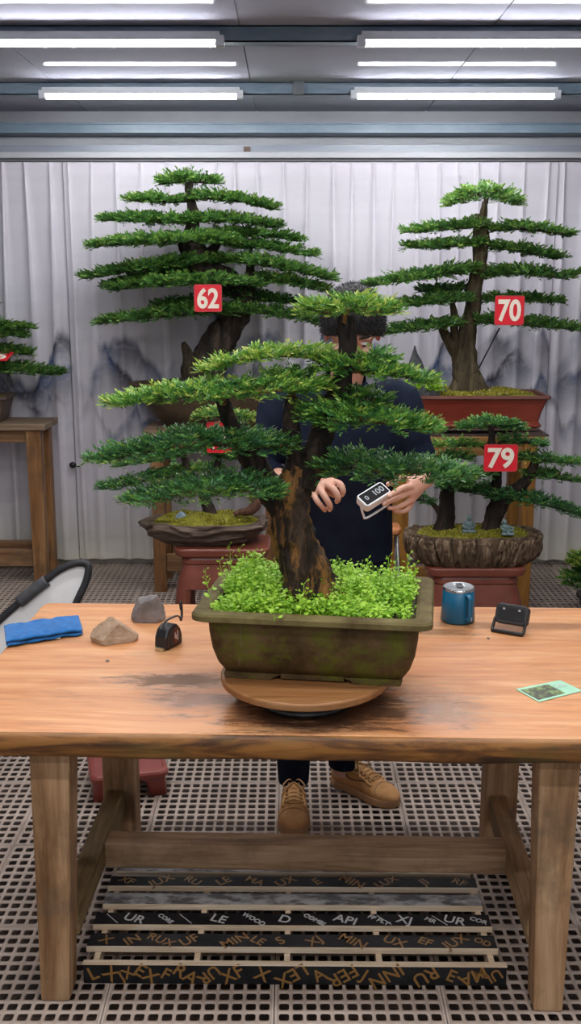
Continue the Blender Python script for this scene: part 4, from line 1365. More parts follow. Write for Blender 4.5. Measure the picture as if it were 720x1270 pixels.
# ---------------------------------------------------------------- number 62
d62 = 5.99
sc = scale_at(500, d62)
c62 = P(268, 531, d62)
pz = zs1 + .001
t62 = Bonsai('bonsai', d62, (c62[0], d62, pz), 'tall tiered bonsai in a round brown bowl, numbered 62', M_leafB, M_barkB, .024, .0105, .075, 2000, 'tall tiered bonsai')
zr = Z(474, d62) - pz
R0 = 108 * sc
M_bowl = noisy('brown_bowl', (.030, .024, .013), (.095, .058, .032), 6, .5, .3, 40)
bb_ = MB().loft([ell(.0, R0 * .56, .16), ell(.01, R0 * .60, .18), ell(zr * .3, R0 * .74, .205), ell(zr * .62, R0 * .88, .23), ell(zr * .84, R0 * .965, .245), ell(zr * .90, R0 * .985, .25), ell(zr * .92, R0 * 1.0, .262), ell(zr * .985, R0 * 1.0, .262), ell(zr, R0 * .985, .255), ell(zr * .985, R0 * .94, .238), ell(zr * .9, R0 * .90, .22)])
bb_.build('pot', M_bowl, t62.root, True)
mound('moss', t62.root, (0, 0, zr * .90), R0 * .92, .225, .035, 5, M_moss, (0, 0, 0))
t62.wood('trunk', [(251, 476, 31), (254, 462, 24), (262, 440, 20), (272, 420, 18.5), (285, 402, 17.5), (297, 386, 15), (302, 372, 12), (296, 357, 12), (280, 346, 13), (262, 338, 14), (249, 328, 15), (240, 312, 15), (234, 300, 11), (238, 285, 8), (239, 268, 7), (237, 250, 5), (233, 236, 4), (233, 226, 3)], M_barkB, 20, .3, 7)
t62.wood('dead_stump', [(240, 476, 13, -.04), (237, 455, 10, -.04), (233, 440, 6, -.04), (227, 424, 2.5, -.04)], M_barkG, 10, .5, 5)
t62.wood('trunk_fork', [(298, 384, 12), (306, 368, 9), (309, 350, 7), (310, 330, 5), (308, 316, 3)], None, 10, .25, 5)
t62.wood('trunk_fork', [(250, 322, 9), (262, 312, 7), (270, 302, 4)], None, 10, .25, 5)
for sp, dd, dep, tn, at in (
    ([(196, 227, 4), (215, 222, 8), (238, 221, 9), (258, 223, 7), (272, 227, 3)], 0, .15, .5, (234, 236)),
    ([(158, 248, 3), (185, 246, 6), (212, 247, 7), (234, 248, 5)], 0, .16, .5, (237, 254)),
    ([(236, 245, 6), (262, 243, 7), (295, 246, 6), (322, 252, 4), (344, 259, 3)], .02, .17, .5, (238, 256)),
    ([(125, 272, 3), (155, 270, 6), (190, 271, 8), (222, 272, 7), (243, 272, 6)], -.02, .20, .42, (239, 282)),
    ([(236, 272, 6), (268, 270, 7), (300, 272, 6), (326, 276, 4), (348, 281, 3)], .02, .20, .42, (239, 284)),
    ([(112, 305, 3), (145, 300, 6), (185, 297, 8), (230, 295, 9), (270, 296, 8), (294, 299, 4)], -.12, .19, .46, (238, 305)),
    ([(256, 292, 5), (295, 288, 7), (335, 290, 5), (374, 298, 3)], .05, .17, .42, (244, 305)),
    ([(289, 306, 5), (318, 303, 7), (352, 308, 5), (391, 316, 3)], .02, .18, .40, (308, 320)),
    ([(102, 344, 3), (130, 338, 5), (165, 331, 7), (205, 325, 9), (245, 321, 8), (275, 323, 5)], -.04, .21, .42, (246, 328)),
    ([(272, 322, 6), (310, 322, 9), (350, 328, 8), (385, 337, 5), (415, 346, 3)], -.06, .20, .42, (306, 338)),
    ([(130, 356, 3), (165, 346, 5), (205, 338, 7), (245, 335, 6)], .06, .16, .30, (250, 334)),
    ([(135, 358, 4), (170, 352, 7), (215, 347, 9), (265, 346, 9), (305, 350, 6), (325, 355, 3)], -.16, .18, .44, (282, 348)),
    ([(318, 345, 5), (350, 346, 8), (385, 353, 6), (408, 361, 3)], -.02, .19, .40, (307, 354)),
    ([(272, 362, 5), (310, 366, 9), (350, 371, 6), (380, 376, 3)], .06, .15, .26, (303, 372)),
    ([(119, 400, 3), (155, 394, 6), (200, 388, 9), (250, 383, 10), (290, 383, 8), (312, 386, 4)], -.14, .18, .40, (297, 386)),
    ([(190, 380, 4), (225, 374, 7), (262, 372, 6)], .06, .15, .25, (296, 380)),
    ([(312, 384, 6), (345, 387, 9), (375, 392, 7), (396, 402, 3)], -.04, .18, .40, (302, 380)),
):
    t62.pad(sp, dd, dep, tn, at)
numerals('62', 240.5, 353, 275, 386.5, d62 - .36, 'square red sign reading 62 hanging in the tall bonsai at left')

# ---------------------------------------------------------------- number 70
d70 = 5.58
c70 = P(578, 531, d70)
pz = zs2 + .034
t70 = Bonsai('bonsai', d70, (c70[0], d70, pz), 'tall tiered bonsai in a long red pot, numbered 70', M_leafB, M_barkG, .022, .0095, .07, 2200, 'tall tiered bonsai')
sc = scale_at(500, d70)
M_redpot = noisy('red_glazed_pot', (.19, .030, .018), (.27, .048, .028), 3, .3, .08, 60, (1, 1, 3))
M_redrim = noisy('dull_red_rim', (.14, .045, .032), (.20, .07, .05), 8, .5, .1)
zt = Z(491, d70 - .17) - pz
hx = 94 * sc
MB().loft([rrect(.0, hx * .895, .15, .02), rrect(.006, hx * .905, .155, .02), rrect(.016, hx * .905, .155, .02), rrect(.018, hx * .885, .148, .02), rrect(.026, hx * .888, .15, .02), rrect(.028, hx * .875, .145, .02),
           rrect(zt * .5, hx * .905, .158, .02), rrect(zt - .02, hx * .965, .175, .02), rrect(zt - .018, hx * .93, .16, .02), rrect(zt - .05, hx * .92, .15, .02)]).build('pot_body', M_redpot, t70.root, bevel=.002)
MB().loft([rrect(zt - .022, hx * .965, .172, .02), rrect(zt - .016, hx, .188, .022), rrect(zt - .003, hx, .188, .022), rrect(zt, hx * .99, .183, .02), rrect(zt, hx * .945, .160, .02), rrect(zt - .02, hx * .94, .157, .02)]).build('pot_rim', M_redrim, t70.root, bevel=.002)
mound('moss', t70.root, (0, 0, zt - .02), hx * .93, .155, .045, 9, M_moss, (0, 0, 0), 40, 3)
moss_tufts(t70.root, (0, 0, 0), (0, 0, zt - .018), hx * .9, .15, .045, 6000, 4, M_nap, .012)
t70.wood('trunk', [(581, 496, 27), (580, 482, 20), (577, 464, 16), (575, 446, 14), (577, 428, 12.5), (580, 410, 10.5), (583, 392, 9.5), (587, 372, 9), (590, 350, 9), (594, 330, 8.5), (597, 312, 7.5), (599, 294, 7), (598, 275, 5), (600, 258, 4), (601, 250, 3)], None, 22, .28, 7)
t70.wood('root', [(586, 464, 9, -.02), (594, 478, 8, -.03), (603, 487, 6, -.04), (613, 492, 3, -.04)], None, 10, .3, 5)
t70.wood('root', [(572, 468, 8, -.02), (565, 481, 7, -.03), (557, 490, 4, -.04)], None, 10, .3, 5)
t70.wood('trunk_fork', [(570, 444, 9), (559, 428, 7), (550, 412, 6), (546, 402, 4)], None, 10, .25, 5)
t70.wood('trunk_fork', [(571, 436, 6), (563, 412, 5), (563, 392, 5), (560, 375, 3)], None, 10, .25, 5)
t70.wood('trunk_fork', [(592, 330, 6), (590, 305, 5), (590, 285, 4), (592, 265, 3)], None, 10, .25, 5)
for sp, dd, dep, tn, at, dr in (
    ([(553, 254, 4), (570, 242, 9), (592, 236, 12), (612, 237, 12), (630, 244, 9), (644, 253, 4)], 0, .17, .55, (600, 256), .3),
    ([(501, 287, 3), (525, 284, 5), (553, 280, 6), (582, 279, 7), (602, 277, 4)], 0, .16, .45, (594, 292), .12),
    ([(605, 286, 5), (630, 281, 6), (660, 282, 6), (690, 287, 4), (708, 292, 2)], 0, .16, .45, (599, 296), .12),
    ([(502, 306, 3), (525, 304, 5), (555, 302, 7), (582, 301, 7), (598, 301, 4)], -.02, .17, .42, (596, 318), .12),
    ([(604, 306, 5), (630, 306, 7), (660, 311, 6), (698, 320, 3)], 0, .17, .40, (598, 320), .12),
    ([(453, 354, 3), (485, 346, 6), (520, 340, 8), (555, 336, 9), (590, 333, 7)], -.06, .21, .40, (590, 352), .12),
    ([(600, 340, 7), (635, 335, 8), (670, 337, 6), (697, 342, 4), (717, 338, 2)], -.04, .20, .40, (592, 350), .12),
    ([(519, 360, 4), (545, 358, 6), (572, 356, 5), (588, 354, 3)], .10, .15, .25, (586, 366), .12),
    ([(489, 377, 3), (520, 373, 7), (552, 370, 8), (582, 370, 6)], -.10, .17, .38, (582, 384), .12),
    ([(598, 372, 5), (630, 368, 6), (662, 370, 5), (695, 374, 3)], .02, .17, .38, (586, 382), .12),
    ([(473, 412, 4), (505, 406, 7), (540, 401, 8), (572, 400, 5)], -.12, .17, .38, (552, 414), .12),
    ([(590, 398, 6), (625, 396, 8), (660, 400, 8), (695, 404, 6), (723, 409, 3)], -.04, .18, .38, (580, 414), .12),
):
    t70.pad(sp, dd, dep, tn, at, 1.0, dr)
a, b = P(619, 407, d70 - .05), P(593, 457, d70 - .08)
MB().tube([a, (a + b) / 2, b], [.004] * 3, 6).build('guy_rope', BLACK, t70.root, True, off=t70.loc)
numerals('70', 613, 367, 649.5, 403, d70 - .27, 'square red sign reading 70 hanging in the tall bonsai at right')

# ---------------------------------------------------------------- number 79
d79 = dR
c79 = P(584, 706, d79)
t79 = Bonsai('bonsai', d79, (c79[0], d79, hR + .001), 'low two-trunk bonsai in a rugged rock pot behind the mug, numbered 79', M_leafC, M_barkU, .017, .0068, .05, 3300)
sc = scale_at(660, d79)
hx = 80 * sc
zt = Z(668, d79 - .15) - hR
def rock_pot(parent, hx, hy, levels, seed, m, vert=True, n=200):
    rings = []
    nl = 54
    zs = [l[0] for l in levels]; ks = [l[1] for l in levels]
    for j in range(nl + 1):
        z = zs[0] + (zs[-1] - zs[0]) * j / nl
        k = np.interp(z, zs, ks)
        ring = []
        for i in range(n):
            a = 2 * PI * i / n
            x, y = math.cos(a), math.sin(a)
            x = math.copysign(abs(x) ** .72, x); y = math.copysign(abs(y) ** .72, y)
            if vert:
                q = 1 - 2.6 * abs(noise.noise(Vector((x * 8.5, y * 8.5, seed + z * 2.5))))
                q2 = noise.noise(Vector((x * 18, y * 18, z * 14 + seed)))
                t = (z - zs[0]) / (zs[-1] - zs[0])
                g = 1 + .15 * q * (1 if t < .85 else .55) * (.55 + .6 * math.sin(min(1, t * 1.3) * PI)) + .05 * q2
            else:
                q = noise.noise(Vector((x * 2.2, y * 2.2, z * 46 + seed + 2.5 * noise.noise(Vector((x * 1.6, y * 1.6, seed))))))
                q2 = noise.noise(Vector((x * 7, y * 7, z * 60 + seed)))
                g = 1 + .12 * q + .05 * q2 + .05 * noise.noise(Vector((x * 1.3, y * 1.3, seed + 20)))
            wob = .010 * noise.noise(Vector((x * 3, y * 3, seed + 9))) * (j / nl)
            ring.append((x * hx * k * g, y * hy * k * g, z + wob))
        rings.append(ring)
    top = rings[-1]
    for s, dz in ((.93, .002), (.86, -.010), (.80, -.03)):
        rings.append([(p[0] * s, p[1] * s, p[2] + dz) for p in top])
    mb = MB().loft(rings)
    if vert:                                   # knobbly drips running down the wall
        q = random.Random(int(seed))
        dr = MB()
        for i in range(64):
            a = 2 * PI * (i + q.uniform(-.35, .35)) / 64
            x, y = math.cos(a), math.sin(a)
            x = math.copysign(abs(x) ** .72, x) * hx; y = math.copysign(abs(y) ** .72, y) * hy
            z1, zlen = zs[-1] - q.uniform(.0, .02), q.uniform(.35, .95) * (zs[-1] - zs[0])
            rows_ = []
            for j in range(7):
                z = z1 - zlen * j / 6
                k = np.interp(z, zs, ks) * (1.025 + q.uniform(-.02, .03))
                rows_.append((x * k + q.uniform(-.005, .005), y * k, max(z, zs[0] + .012)))
            rw = q.uniform(.008, .015)
            dr.tube(spline(rows_, 3), np.interp(np.linspace(0, 1, 19), [0, .3, .7, .92, 1], [rw * .7, rw, rw * q.uniform(.6, 1.1), rw * .8, rw * .2]), 8, None, None, .5)
    o = mb.build('pot', m, parent, True)
    if vert: dr.build('stone_drips', M_drip, o, True)
    return o
M_rug = bark_mat('rugged_rock_pot', (.022, .013, .008), (.13, .082, .048), (.38, .27, .175), None, 1.1)
M_drip = bark_mat('pale_rock_drips', (.035, .022, .013), (.21, .14, .085), (.50, .37, .25), None, 1.6)
M_slab = mat('layered_rock', (.1, .08, .06), .7)
f_ = noise_tex(M_slab, coords(M_slab, (2.5, 2.5, 34)), 1.6, 7, .65, .9)
color(M_slab, ramp(M_slab, f_, [(.32, (.018, .012, .009)), (.5, (.095, .062, .043)), (.7, (.24, .17, .125))]))
bump(M_slab, f_, .7, .02)
rock_pot(t79.root, hx, .165, [(0, .80), (zt * .2, .86), (zt * .6, .95), (zt * .85, 1.0), (zt, .99)], 4.0, M_rug)
mound('moss', t79.root, (0, 0, zt - .012), hx * .88, .145, .03, 2, M_moss, (0, 0, 0))
moss_tufts(t79.root, (0, 0, 0), (0, 0, zt - .010), hx * .85, .14, .03, 6000, 14, M_nap, .008)
t79.wood('trunk', [(551, 662, 14), (552, 648, 11), (553, 630, 9.5), (554, 612, 8.5), (555, 598, 7), (560, 586, 5), (566, 578, 3)], None, 16, .3, 6)
t79.wood('trunk', [(606, 664, 14), (609, 650, 11), (614, 636, 11), (622, 622, 10), (634, 611, 8), (647, 601, 7), (656, 590, 6), (662, 575, 5), (662, 562, 3)], None, 16, .3, 6)
t79.wood('trunk_fork', [(615, 632, 7), (614, 610, 6), (616, 592, 6), (614, 570, 5), (610, 552, 5), (609, 540, 4), (608, 530, 3)], None, 12, .3, 6)
t79.wood('trunk_fork', [(546, 638, 4), (539, 628, 3), (532, 622, 2)], None, 8, .2, 5)
for sp, dd, dep, tn, at, mm in (
    ([(567, 530, 4), (590, 525, 8), (615, 524, 9), (635, 526, 7), (649, 531, 3)], 0, .12, .45, (609, 540), 1.1),
    ([(535, 552, 3), (558, 549, 6), (580, 550, 6), (598, 553, 3)], .04, .09, .62, (610, 560), 1),
    ([(620, 547, 5), (645, 545, 7), (664, 548, 5), (676, 552, 3)], .02, .10, .40, (611, 556), 1),
    ([(640, 567, 5), (665, 567, 8), (692, 570, 6), (719, 573, 3)], .0, .11, .48, (662, 580), 1),
    ([(648, 589, 5), (675, 587, 7), (700, 592, 6), (722, 597, 3)], .02, .11, .45, (655, 596), 1),
    ([(597, 612, 5), (630, 613, 8), (662, 619, 9), (695, 628, 8), (724, 638, 5)], -.05, .12, .30, (622, 624), 1.1),
    ([(540, 570, 4), (562, 564, 8), (585, 567, 6)], .06, .10, .40, (560, 586), 1),
    ([(522, 590, 4), (548, 587, 9), (575, 589, 10), (600, 586, 7), (612, 584, 4)], -.08, .13, .45, (555, 602), 1.2),
    ([(540, 600, 5), (562, 601, 7), (585, 598, 4)], -.10, .10, .36, (555, 606), 1.1),
    ([(568, 608, 4), (590, 606, 6), (612, 602, 5)], .06, .10, .22, (614, 606), 1),
    ([(509, 620, 3), (522, 617, 7), (537, 624, 4)], .0, .07, .25, (534, 624), 1),
):
    t79.pad(sp, dd, dep, tn, at, mm)
numerals('79', 599.5, 551, 641.5, 585, d79 - .15, 'square red sign reading 79 in the low bonsai behind the mug')

# ---------------------------------------------------------------- small bonsai on the layered rock slab
dS = dL
cS = P(254, 678, dS)
tS = Bonsai('bonsai', dS, (cS[0] - .0, dS, hL + .001), 'low bonsai on a layered rock slab behind the grey stone', M_leafC, M_barkU, .018, .007, .055, 3000)
sc = scale_at(660, dS)
hx = 78 * sc
zt = Z(652, dS - .13) - hL
rock_pot(tS.root, hx, .165, [(0, .62), (zt * .25, .78), (zt * .6, .90), (zt * .85, 1.0), (zt, .97)], 12.0, M_slab, False)
mound('moss', tS.root, (.01, 0, zt - .015), hx * .86, .145, .055, 6, M_moss, (0, 0, 0))
moss_tufts(tS.root, (0, 0, 0), (.01, 0, zt - .012), hx * .84, .14, .055, 8000, 24, M_nap, .009)
tS.wood('trunk', [(262, 646, 9), (258, 630, 7), (250, 610, 6), (240, 595, 5.5), (232, 582, 5), (228, 566, 4), (226, 552, 3)], None, 14, .3, 6)
tS.wood('trunk_fork', [(252, 612, 5), (262, 594, 5), (270, 574, 4), (276, 550, 4), (278, 528, 3)], None, 12, .3, 6)
tS.wood('root', [(316, 600, 5, -.02), (315, 615, 6, -.04), (317, 626, 7, -.06), (310, 633, 6, -.07), (298, 635, 4, -.07), (290, 638, 3, -.07)], bark_mat('reddish_root', (.04, .018, .010), (.11, .05, .03), (.19, .10, .06)), 12, .2, 6)
tS.wood('trunk_fork', [(262, 596, 4), (285, 592, 4.5), (305, 596, 4.5), (316, 604, 5, -.02)], None, 10, .25, 5)
for sp, dd, dep, tn, at in (
    ([(241, 517, 3), (262, 513, 7), (290, 513, 8), (314, 519, 4)], 0, .11, .66, (278, 528)),
    ([(143, 577, 3), (170, 571, 6), (200, 566, 7), (228, 562, 5)], .0, .11, .52, (230, 572)),
    ([(124, 605, 3), (150, 599, 6), (185, 591, 9), (214, 587, 8)], -.04, .12, .38, (236, 590)),
    ([(214, 582, 4), (245, 580, 6), (276, 579, 4)], .04, .11, .52, (262, 592)),
    ([(255, 560, 4), (280, 565, 5), (300, 566, 3)], .03, .10, .35, (274, 560)),
):
    tS.pad(sp, dd, dep, tn, at)
numerals('78', 256, 523, 290, 562, dS - .06, 'red sign mostly hidden behind the big bonsai, its number covered by leaves')

# ---------------------------------------------------------------- bonsai at the left edge
dE = 6.12
cE = P(-52, 523, dE)
tE = Bonsai('bonsai', dE, (cE[0], dE, zl + .001), 'tiered bonsai cut by the left edge, in a small brown pot', M_leafB, M_barkB, .024, .0105, .07, 2000)
sc = scale_at(500, dE)
zt = Z(489, dE) - zl
hx = 69 * sc
M_bp = noisy('brown_square_pot', (.075, .048, .034), (.14, .095, .07), 10, .5, .2)
MB().loft([rrect(0, hx * .82, .09, .01), rrect(.01, hx * .84, .10, .012), rrect(zt * .75, hx * .93, .125, .015), rrect(zt - .02, hx * .95, .13, .015), rrect(zt - .018, hx, .14, .015), rrect(zt, hx, .14, .015), rrect(zt, hx * .95, .125, .012), rrect(zt - .02, hx * .93, .12, .012)]).build('pot', M_bp, tE.root)
mound('moss', tE.root, (0, 0, zt - .02), hx * .92, .115, .03, 16, M_moss, (0, 0, 0), 24, 3)
orn = noisy('gold_brown_relief', (.12, .06, .025), (.27, .14, .05), 40, .5, .6)
for k in (-1, 1):
    MB().loft([[(k * .5 * hx + .085 * math.cos(a), y, zt * .42 + .05 * math.sin(a) * (1 + .25 * math.sin(a * 6))) for a in np.linspace(0, 2 * PI, 30, endpoint=False)] for y in (-.124, -.108)]).build('relief_ornament', orn, tE.root)
tE.wood('trunk', [(-50, 494, 22), (-54, 470, 17), (-60, 450, 13), (-56, 430, 10), (-50, 410, 8), (-54, 390, 5), (-52, 370, 3)], None, 14, .3, 6)
for sp, dd, dep, tn, at in (
    ([(-130, 372, 3), (-90, 366, 7), (-55, 363, 9), (-25, 368, 6), (-8, 374, 3)], 0, .17, .45, (-52, 376)),
    ([(-52, 402, 6), (-20, 401, 6), (10, 403, 4), (38, 406, 2)], 0, .17, .45, (-52, 412)),
    ([(-140, 412, 3), (-100, 408, 6), (-60, 408, 7), (-20, 410, 7), (10, 413, 5), (32, 417, 3)], -.05, .18, .38, (-52, 420)),
    ([(-60, 434, 7), (-25, 432, 7), (10, 434, 6), (38, 438, 3)], 0, .18, .40, (-56, 440)),
    ([(-150, 465, 3), (-110, 456, 7), (-60, 452, 9), (-20, 454, 9), (20, 456, 7), (52, 460, 5), (78, 463, 2)], -.04, .19, .40, (-60, 462)),
):
    tE.pad(sp, dd, dep, tn, at)
numerals('66', -24, 423, 13, 461, dE - .2, 'red sign cut off by the left edge of the view, tilted flat', 0, math.radians(-78))

# ---------------------------------------------------------------- plant at the right edge
dP = 5.35
cP = P(748, 735, dP)
tP = Bonsai('potted_shrub', dP, (cP[0], dP, 0.0), 'small leafy shrub low by the floor, cut by the right edge', M_leafA, M_barkU, .022, .010, .06, 2200)
tP.root['category'] = 'plant'
MB().loft([ell(.0, .09, .09, 32), ell(.01, .10, .10, 32), ell(.10, .125, .125, 32), ell(.11, .14, .14, 32), ell(.125, .14, .14, 32), ell(.125, .12, .12, 32), ell(.10, .115, .115, 32)]).build('pot', M_bowl, tP.root, True)
mound('soil', tP.root, (0, 0, .10), .118, .118, .01, 3, M_earth, (0, 0, 0), 16)
z0 = .10
tk = MB().tube(spline([(0, 0, .09), (-.02, 0, .14), (-.01, 0, .2), (-.03, 0, .26)], 5), np.linspace(.014, .006, 16), 10, None, None, .2).build('trunk', M_barkU, tP.root, True)
tP.pad([(698, 720, 5), (715, 716, 12), (740, 712, 15), (775, 714, 10)], -.02, .15, .45, (746, 718), 1.2)
tP.pad([(704, 696, 4), (725, 692, 8), (750, 690, 9), (775, 696, 4)], .0, .12, .62, (746, 705), 1.2)

# ---------------------------------------------------------------- rocks and figurines standing in the pots
M_sch = noisy('dark_scholar_rock', (.035, .038, .045), (.13, .135, .145), 14, .7, .8, 40, (1, 1, .6))
def peaks(name, c, items, label, cat='rock'):
    t = empty(name, tuple(c), label, cat)
    for (x, y, r, h, sd) in items:
        rings = []
        for j in range(15):
            s = j / 14
            k = (1 - s ** 1.6) * .92 + .08 * (1 - s)
            if j == 14: k = .03
            ring = []
            for i in range(22):
                a = 2 * PI * i / 22
                g = 1 + .32 * noise.noise(Vector((math.cos(a) * 1.5, math.sin(a) * 1.5, s * 3.2 + sd))) + .14 * noise.noise(Vector((math.cos(a) * 4, math.sin(a) * 4, s * 9 + sd)))
                ring.append((x + math.cos(a) * r * k * g + r * .25 * math.sin(s * 3 + sd), y + math.sin(a) * r * .7 * k * g, s * h))
            rings.append(ring)
        MB().loft(rings).build('peak', M_sch, t, True)
    return t
q = P(519, 490, d70 - .06)
zb = pz + (Z(491, d70 - .17) - pz) - .012
sc = scale_at(490, d70)
rk = peaks('scholar_rock', (q[0], q[1], zb), ((-4 * sc, -.05, 16 * sc, 62 * sc, 2.0), (17 * sc, -.06, 9 * sc, 32 * sc, 5.0), (28 * sc, .01, 8 * sc, 17 * sc, 8.0), (-18 * sc, -.01, 8 * sc, 24 * sc, 11.0), (6 * sc, -.06, 14 * sc, 14 * sc, 17.0)), 'dark peaked scholar rock with small green plants in the red pot')
fol = foliage('creeping_leaves', rk, (0, 0, 0), [(-22 * sc, -.07, 12 * sc), (0, -.09, 14 * sc), (26 * sc, -.08, 10 * sc)], [.02, .025, .02], .05, 60, .05, .022, .014, M_weed, .35, 8, 77)
q = P(322, 478, d62 - .08)
sc = scale_at(480, d62)
peaks('scholar_rock', (q[0], q[1], zs1 + (Z(474, d62) - zs1) * .95), ((0, 0, 13 * sc, 36 * sc, 21.0), (-32 * sc, .02, 8 * sc, 17 * sc, 25.0), (-20 * sc, .0, 6 * sc, 15 * sc, 29.0)), 'dark scholar rock in the round bowl of number 62')
q = P(224, 640, dS - .05)
sc = scale_at(640, dS)
M_blu = noisy('blue_grey_rock', (.14, .20, .24), (.27, .34, .38), 18, .7, .5)
r_ = rock('rock', (q[0], q[1] , hL + Z(652, dS - .13) - hL + .0), (.03, .025, .036), 31, M_blu, 'little blue-grey rock standing in the moss of the layered slab', 'rock', .5)
M_jade = noisy('jade_figurine', (.10, .16, .16), (.22, .30, .30), 40, .6, .4)
def figurine(px, py, h, label, d, lean=0, stick=False):
    zb = hR + (Z(668, d79 - .15) - hR) + .008
    q = P(px, py, d)
    t = empty('figurine', (q[0], d, zb), label, 'figurine')
    b = MB()
    b.loft([[(math.cos(a) * r * h + ox * h, math.sin(a) * r * .75 * h, z * h) for a in np.linspace(0, 2 * PI, 18, endpoint=False)] for r, z, ox in ((.30, 0, 0), (.36, .06, 0), (.33, .16, 0), (.24, .24, 0), (.21, .36, lean * .3), (.24, .5, lean * .6), (.22, .58, lean * .8), (.09, .64, lean))])
    b.build('robe', M_jade, t, True)
    MB().ball((lean * h, -.01 * h, .77 * h), (.13 * h, .14 * h, .16 * h), 14, 10).build('head', M_jade, t, True)
    if not stick: MB().ball((lean * h, 0, .94 * h), (.06 * h, .06 * h, .06 * h), 10, 8).build('topknot', M_jade, t, True)
    for s in (-1, 1):
        MB().tube(spline([(s * .22 * h + lean * h, 0, .54 * h), (s * .31 * h, -.05 * h, .36 * h), (s * .10 * h, -.25 * h, .26 * h)], 4), np.linspace(.075 * h, .06 * h, 9), 8).build('arm', M_jade, t, True)
        MB().ball((s * .2 * h, -.17 * h, .09 * h), (.2 * h, .15 * h, .09 * h), 12, 8).build('knee', M_jade, t, True)
sc = scale_at(645, d79)
figurine(581, 651, 23 * sc, 'small grey-green seated buddha figurine between the two trunks', d79 - .06)
figurine(629, 658, 21 * sc, 'small grey-green monk figurine leaning over at the right trunk', d79 - .11, -.18, True)
# ================================================================== PERSON
M_skin = noisy('skin', (.56, .29, .20), (.64, .36, .26), 9, .5, .08, 90)
bsdf(M_skin).inputs['Subsurface Weight'].default_value = .12
bsdf(M_skin).inputs['Subsurface Radius'].default_value = (.02, .008, .004)
M_hair = noisy('black_hair', (.010, .009, .009), (.026, .023, .022), 60, .55, .8, 130, (1, 1, .3))
def cloth_mat(name, a, b):
    m = noisy(name, a, b, 7, .85, .12, 500, (1, 1, 1), .3, .7, .003, .2)
    bsdf(m).inputs['Specular IOR Level'].default_value = .08
    return m
M_swt = cloth_mat('navy_sweater', (.007, .010, .020), (.013, .018, .034))
M_trs = cloth_mat('navy_trousers', (.006, .008, .017), (.010, .014, .028))
A = lambda *v: np.array(v, float)
PX = .165
SL, SR = A(PX - .185, 3.43, 1.355), A(PX + .185, 3.43, 1.355)      # shoulders (left / right in the view)
EL, ER = A(-.112, 3.39, 1.135), A(.425, 3.41, 1.145)
WL, WR = P(381, 604, 3.20), P(531, 594, 3.20)
HC_ = A(.196, 3.345, 1.598)                                          # head centre
pitch = math.radians(30)
Rh = np.array(Matrix.Rotation(pitch, 3, 'X'))                        # nods towards the table
def hd(x, y, z): return HC_ + Rh @ A(x, y, z)
body = MB()
# head: skull, jaw, nose, ears, lips, brow
body.ball(hd(0, .012, .022), (.077, .094, .098), 24, 16, Rh)
body.ball(hd(0, -.012, -.040), (.062, .074, .078), 22, 14, Rh)
body.ball(hd(0, -.045, -.092), (.036, .034, .028), 16, 10, Rh)
body.tube([hd(0, -.083, .012), hd(0, -.094, -.012), hd(0, -.104, -.034), hd(0, -.092, -.044)], [.008, .010, .014, .009], 10)
for s in (-1, 1):
    body.ball(hd(s * .012, -.092, -.040), (.009, .010, .008), 10, 7, Rh)
    body.ball(hd(s * .080, .012, -.012), (.009, .020, .032), 12, 9, Rh)
    body.ball(hd(s * .033, -.080, .026), (.024, .010, .008), 12, 8, Rh)
    body.ball(hd(s * .040, -.062, -.028), (.022, .020, .018), 12, 8, Rh)
body.ball(hd(0, -.086, -.064), (.024, .010, .0055), 14, 8, Rh)
body.ball(hd(0, -.084, -.074), (.021, .010, .006), 14, 8, Rh)
body.tube(spline([A(PX + .008, 3.44, 1.36), A(PX + .014, 3.42, 1.43), A(PX + .025, 3.385, 1.50), hd(0, .02, -.05)], 4), [.062, .058, .056, .055, .054, .054, .054, .054, .054, .054, .054, .054, .054][:13], 18)
# trunk
tor = spline([(PX + .008, 3.445, 1.40, .10, .06), (PX, 3.445, 1.33, .165, .085), (PX, 3.44, 1.22, .155, .10), (PX, 3.45, 1.08, .135, .09), (PX, 3.46, .98, .15, .095), (PX, 3.47, .88, .155, .10), (PX, 3.47, .82, .12, .09)], 4)
body.tube(tor[:, :3], tor[:, 3], 24, tor[:, 4], ref=(1, 0, 0))
# legs down into the shoes
AKL, AKR = P(364, 962, 3.30), P(425, 944, 3.42)
AKL[2] = .11; AKR[2] = .11
HPL, HPR = A(PX - .085, 3.47, .86), A(PX + .085, 3.47, .86)
KL, KR = (HPL + AKL) / 2 + A(-.01, -.04, 0), (HPR + AKR) / 2 + A(.01, -.03, 0)
for h, k, a in ((HPL, KL, AKL), (HPR, KR, AKR)):
    q = spline([(*h, .078), (*((h + k) / 2), .066), (*k, .050), (*((k + a) / 2 + A(0, .01, 0)), .048), (*a, .034), (a[0], a[1], .05, .036)], 4)
    body.tube(q[:, :3], q[:, 3], 16)
# arms
for s, e, w_ in ((SL, EL, WL), (SR, ER, WR)):
    q = spline([(*(s * .8 + A(PX, 3.44, 1.34) * .2), .052), (*s, .056), (*((s + e) / 2), .044), (*e, .038), (*(e * .6 + w_ * .4), .037), (*(e * .2 + w_ * .8), .029), (*w_, .025)], 4)
    body.tube(q[:, :3], q[:, 3], 16)
def finger(pts, r0, r1):
    q = spline(pts, 4)
    body.tube(q, np.linspace(r0, r1, len(q)), 10)
    body.ball(q[-1], r1 * 1.02, 10, 7)
    return q
nails = []
def nail(q, r, nrm):
    d = q[-1] - q[-3]; d /= np.linalg.norm(d)
    nrm = nrm - d * np.dot(nrm, d); nrm /= np.linalg.norm(nrm)
    nails.append((q[-1] + nrm * r * .80 - d * .001, d, nrm, r))
view = A(0, -1, .22)
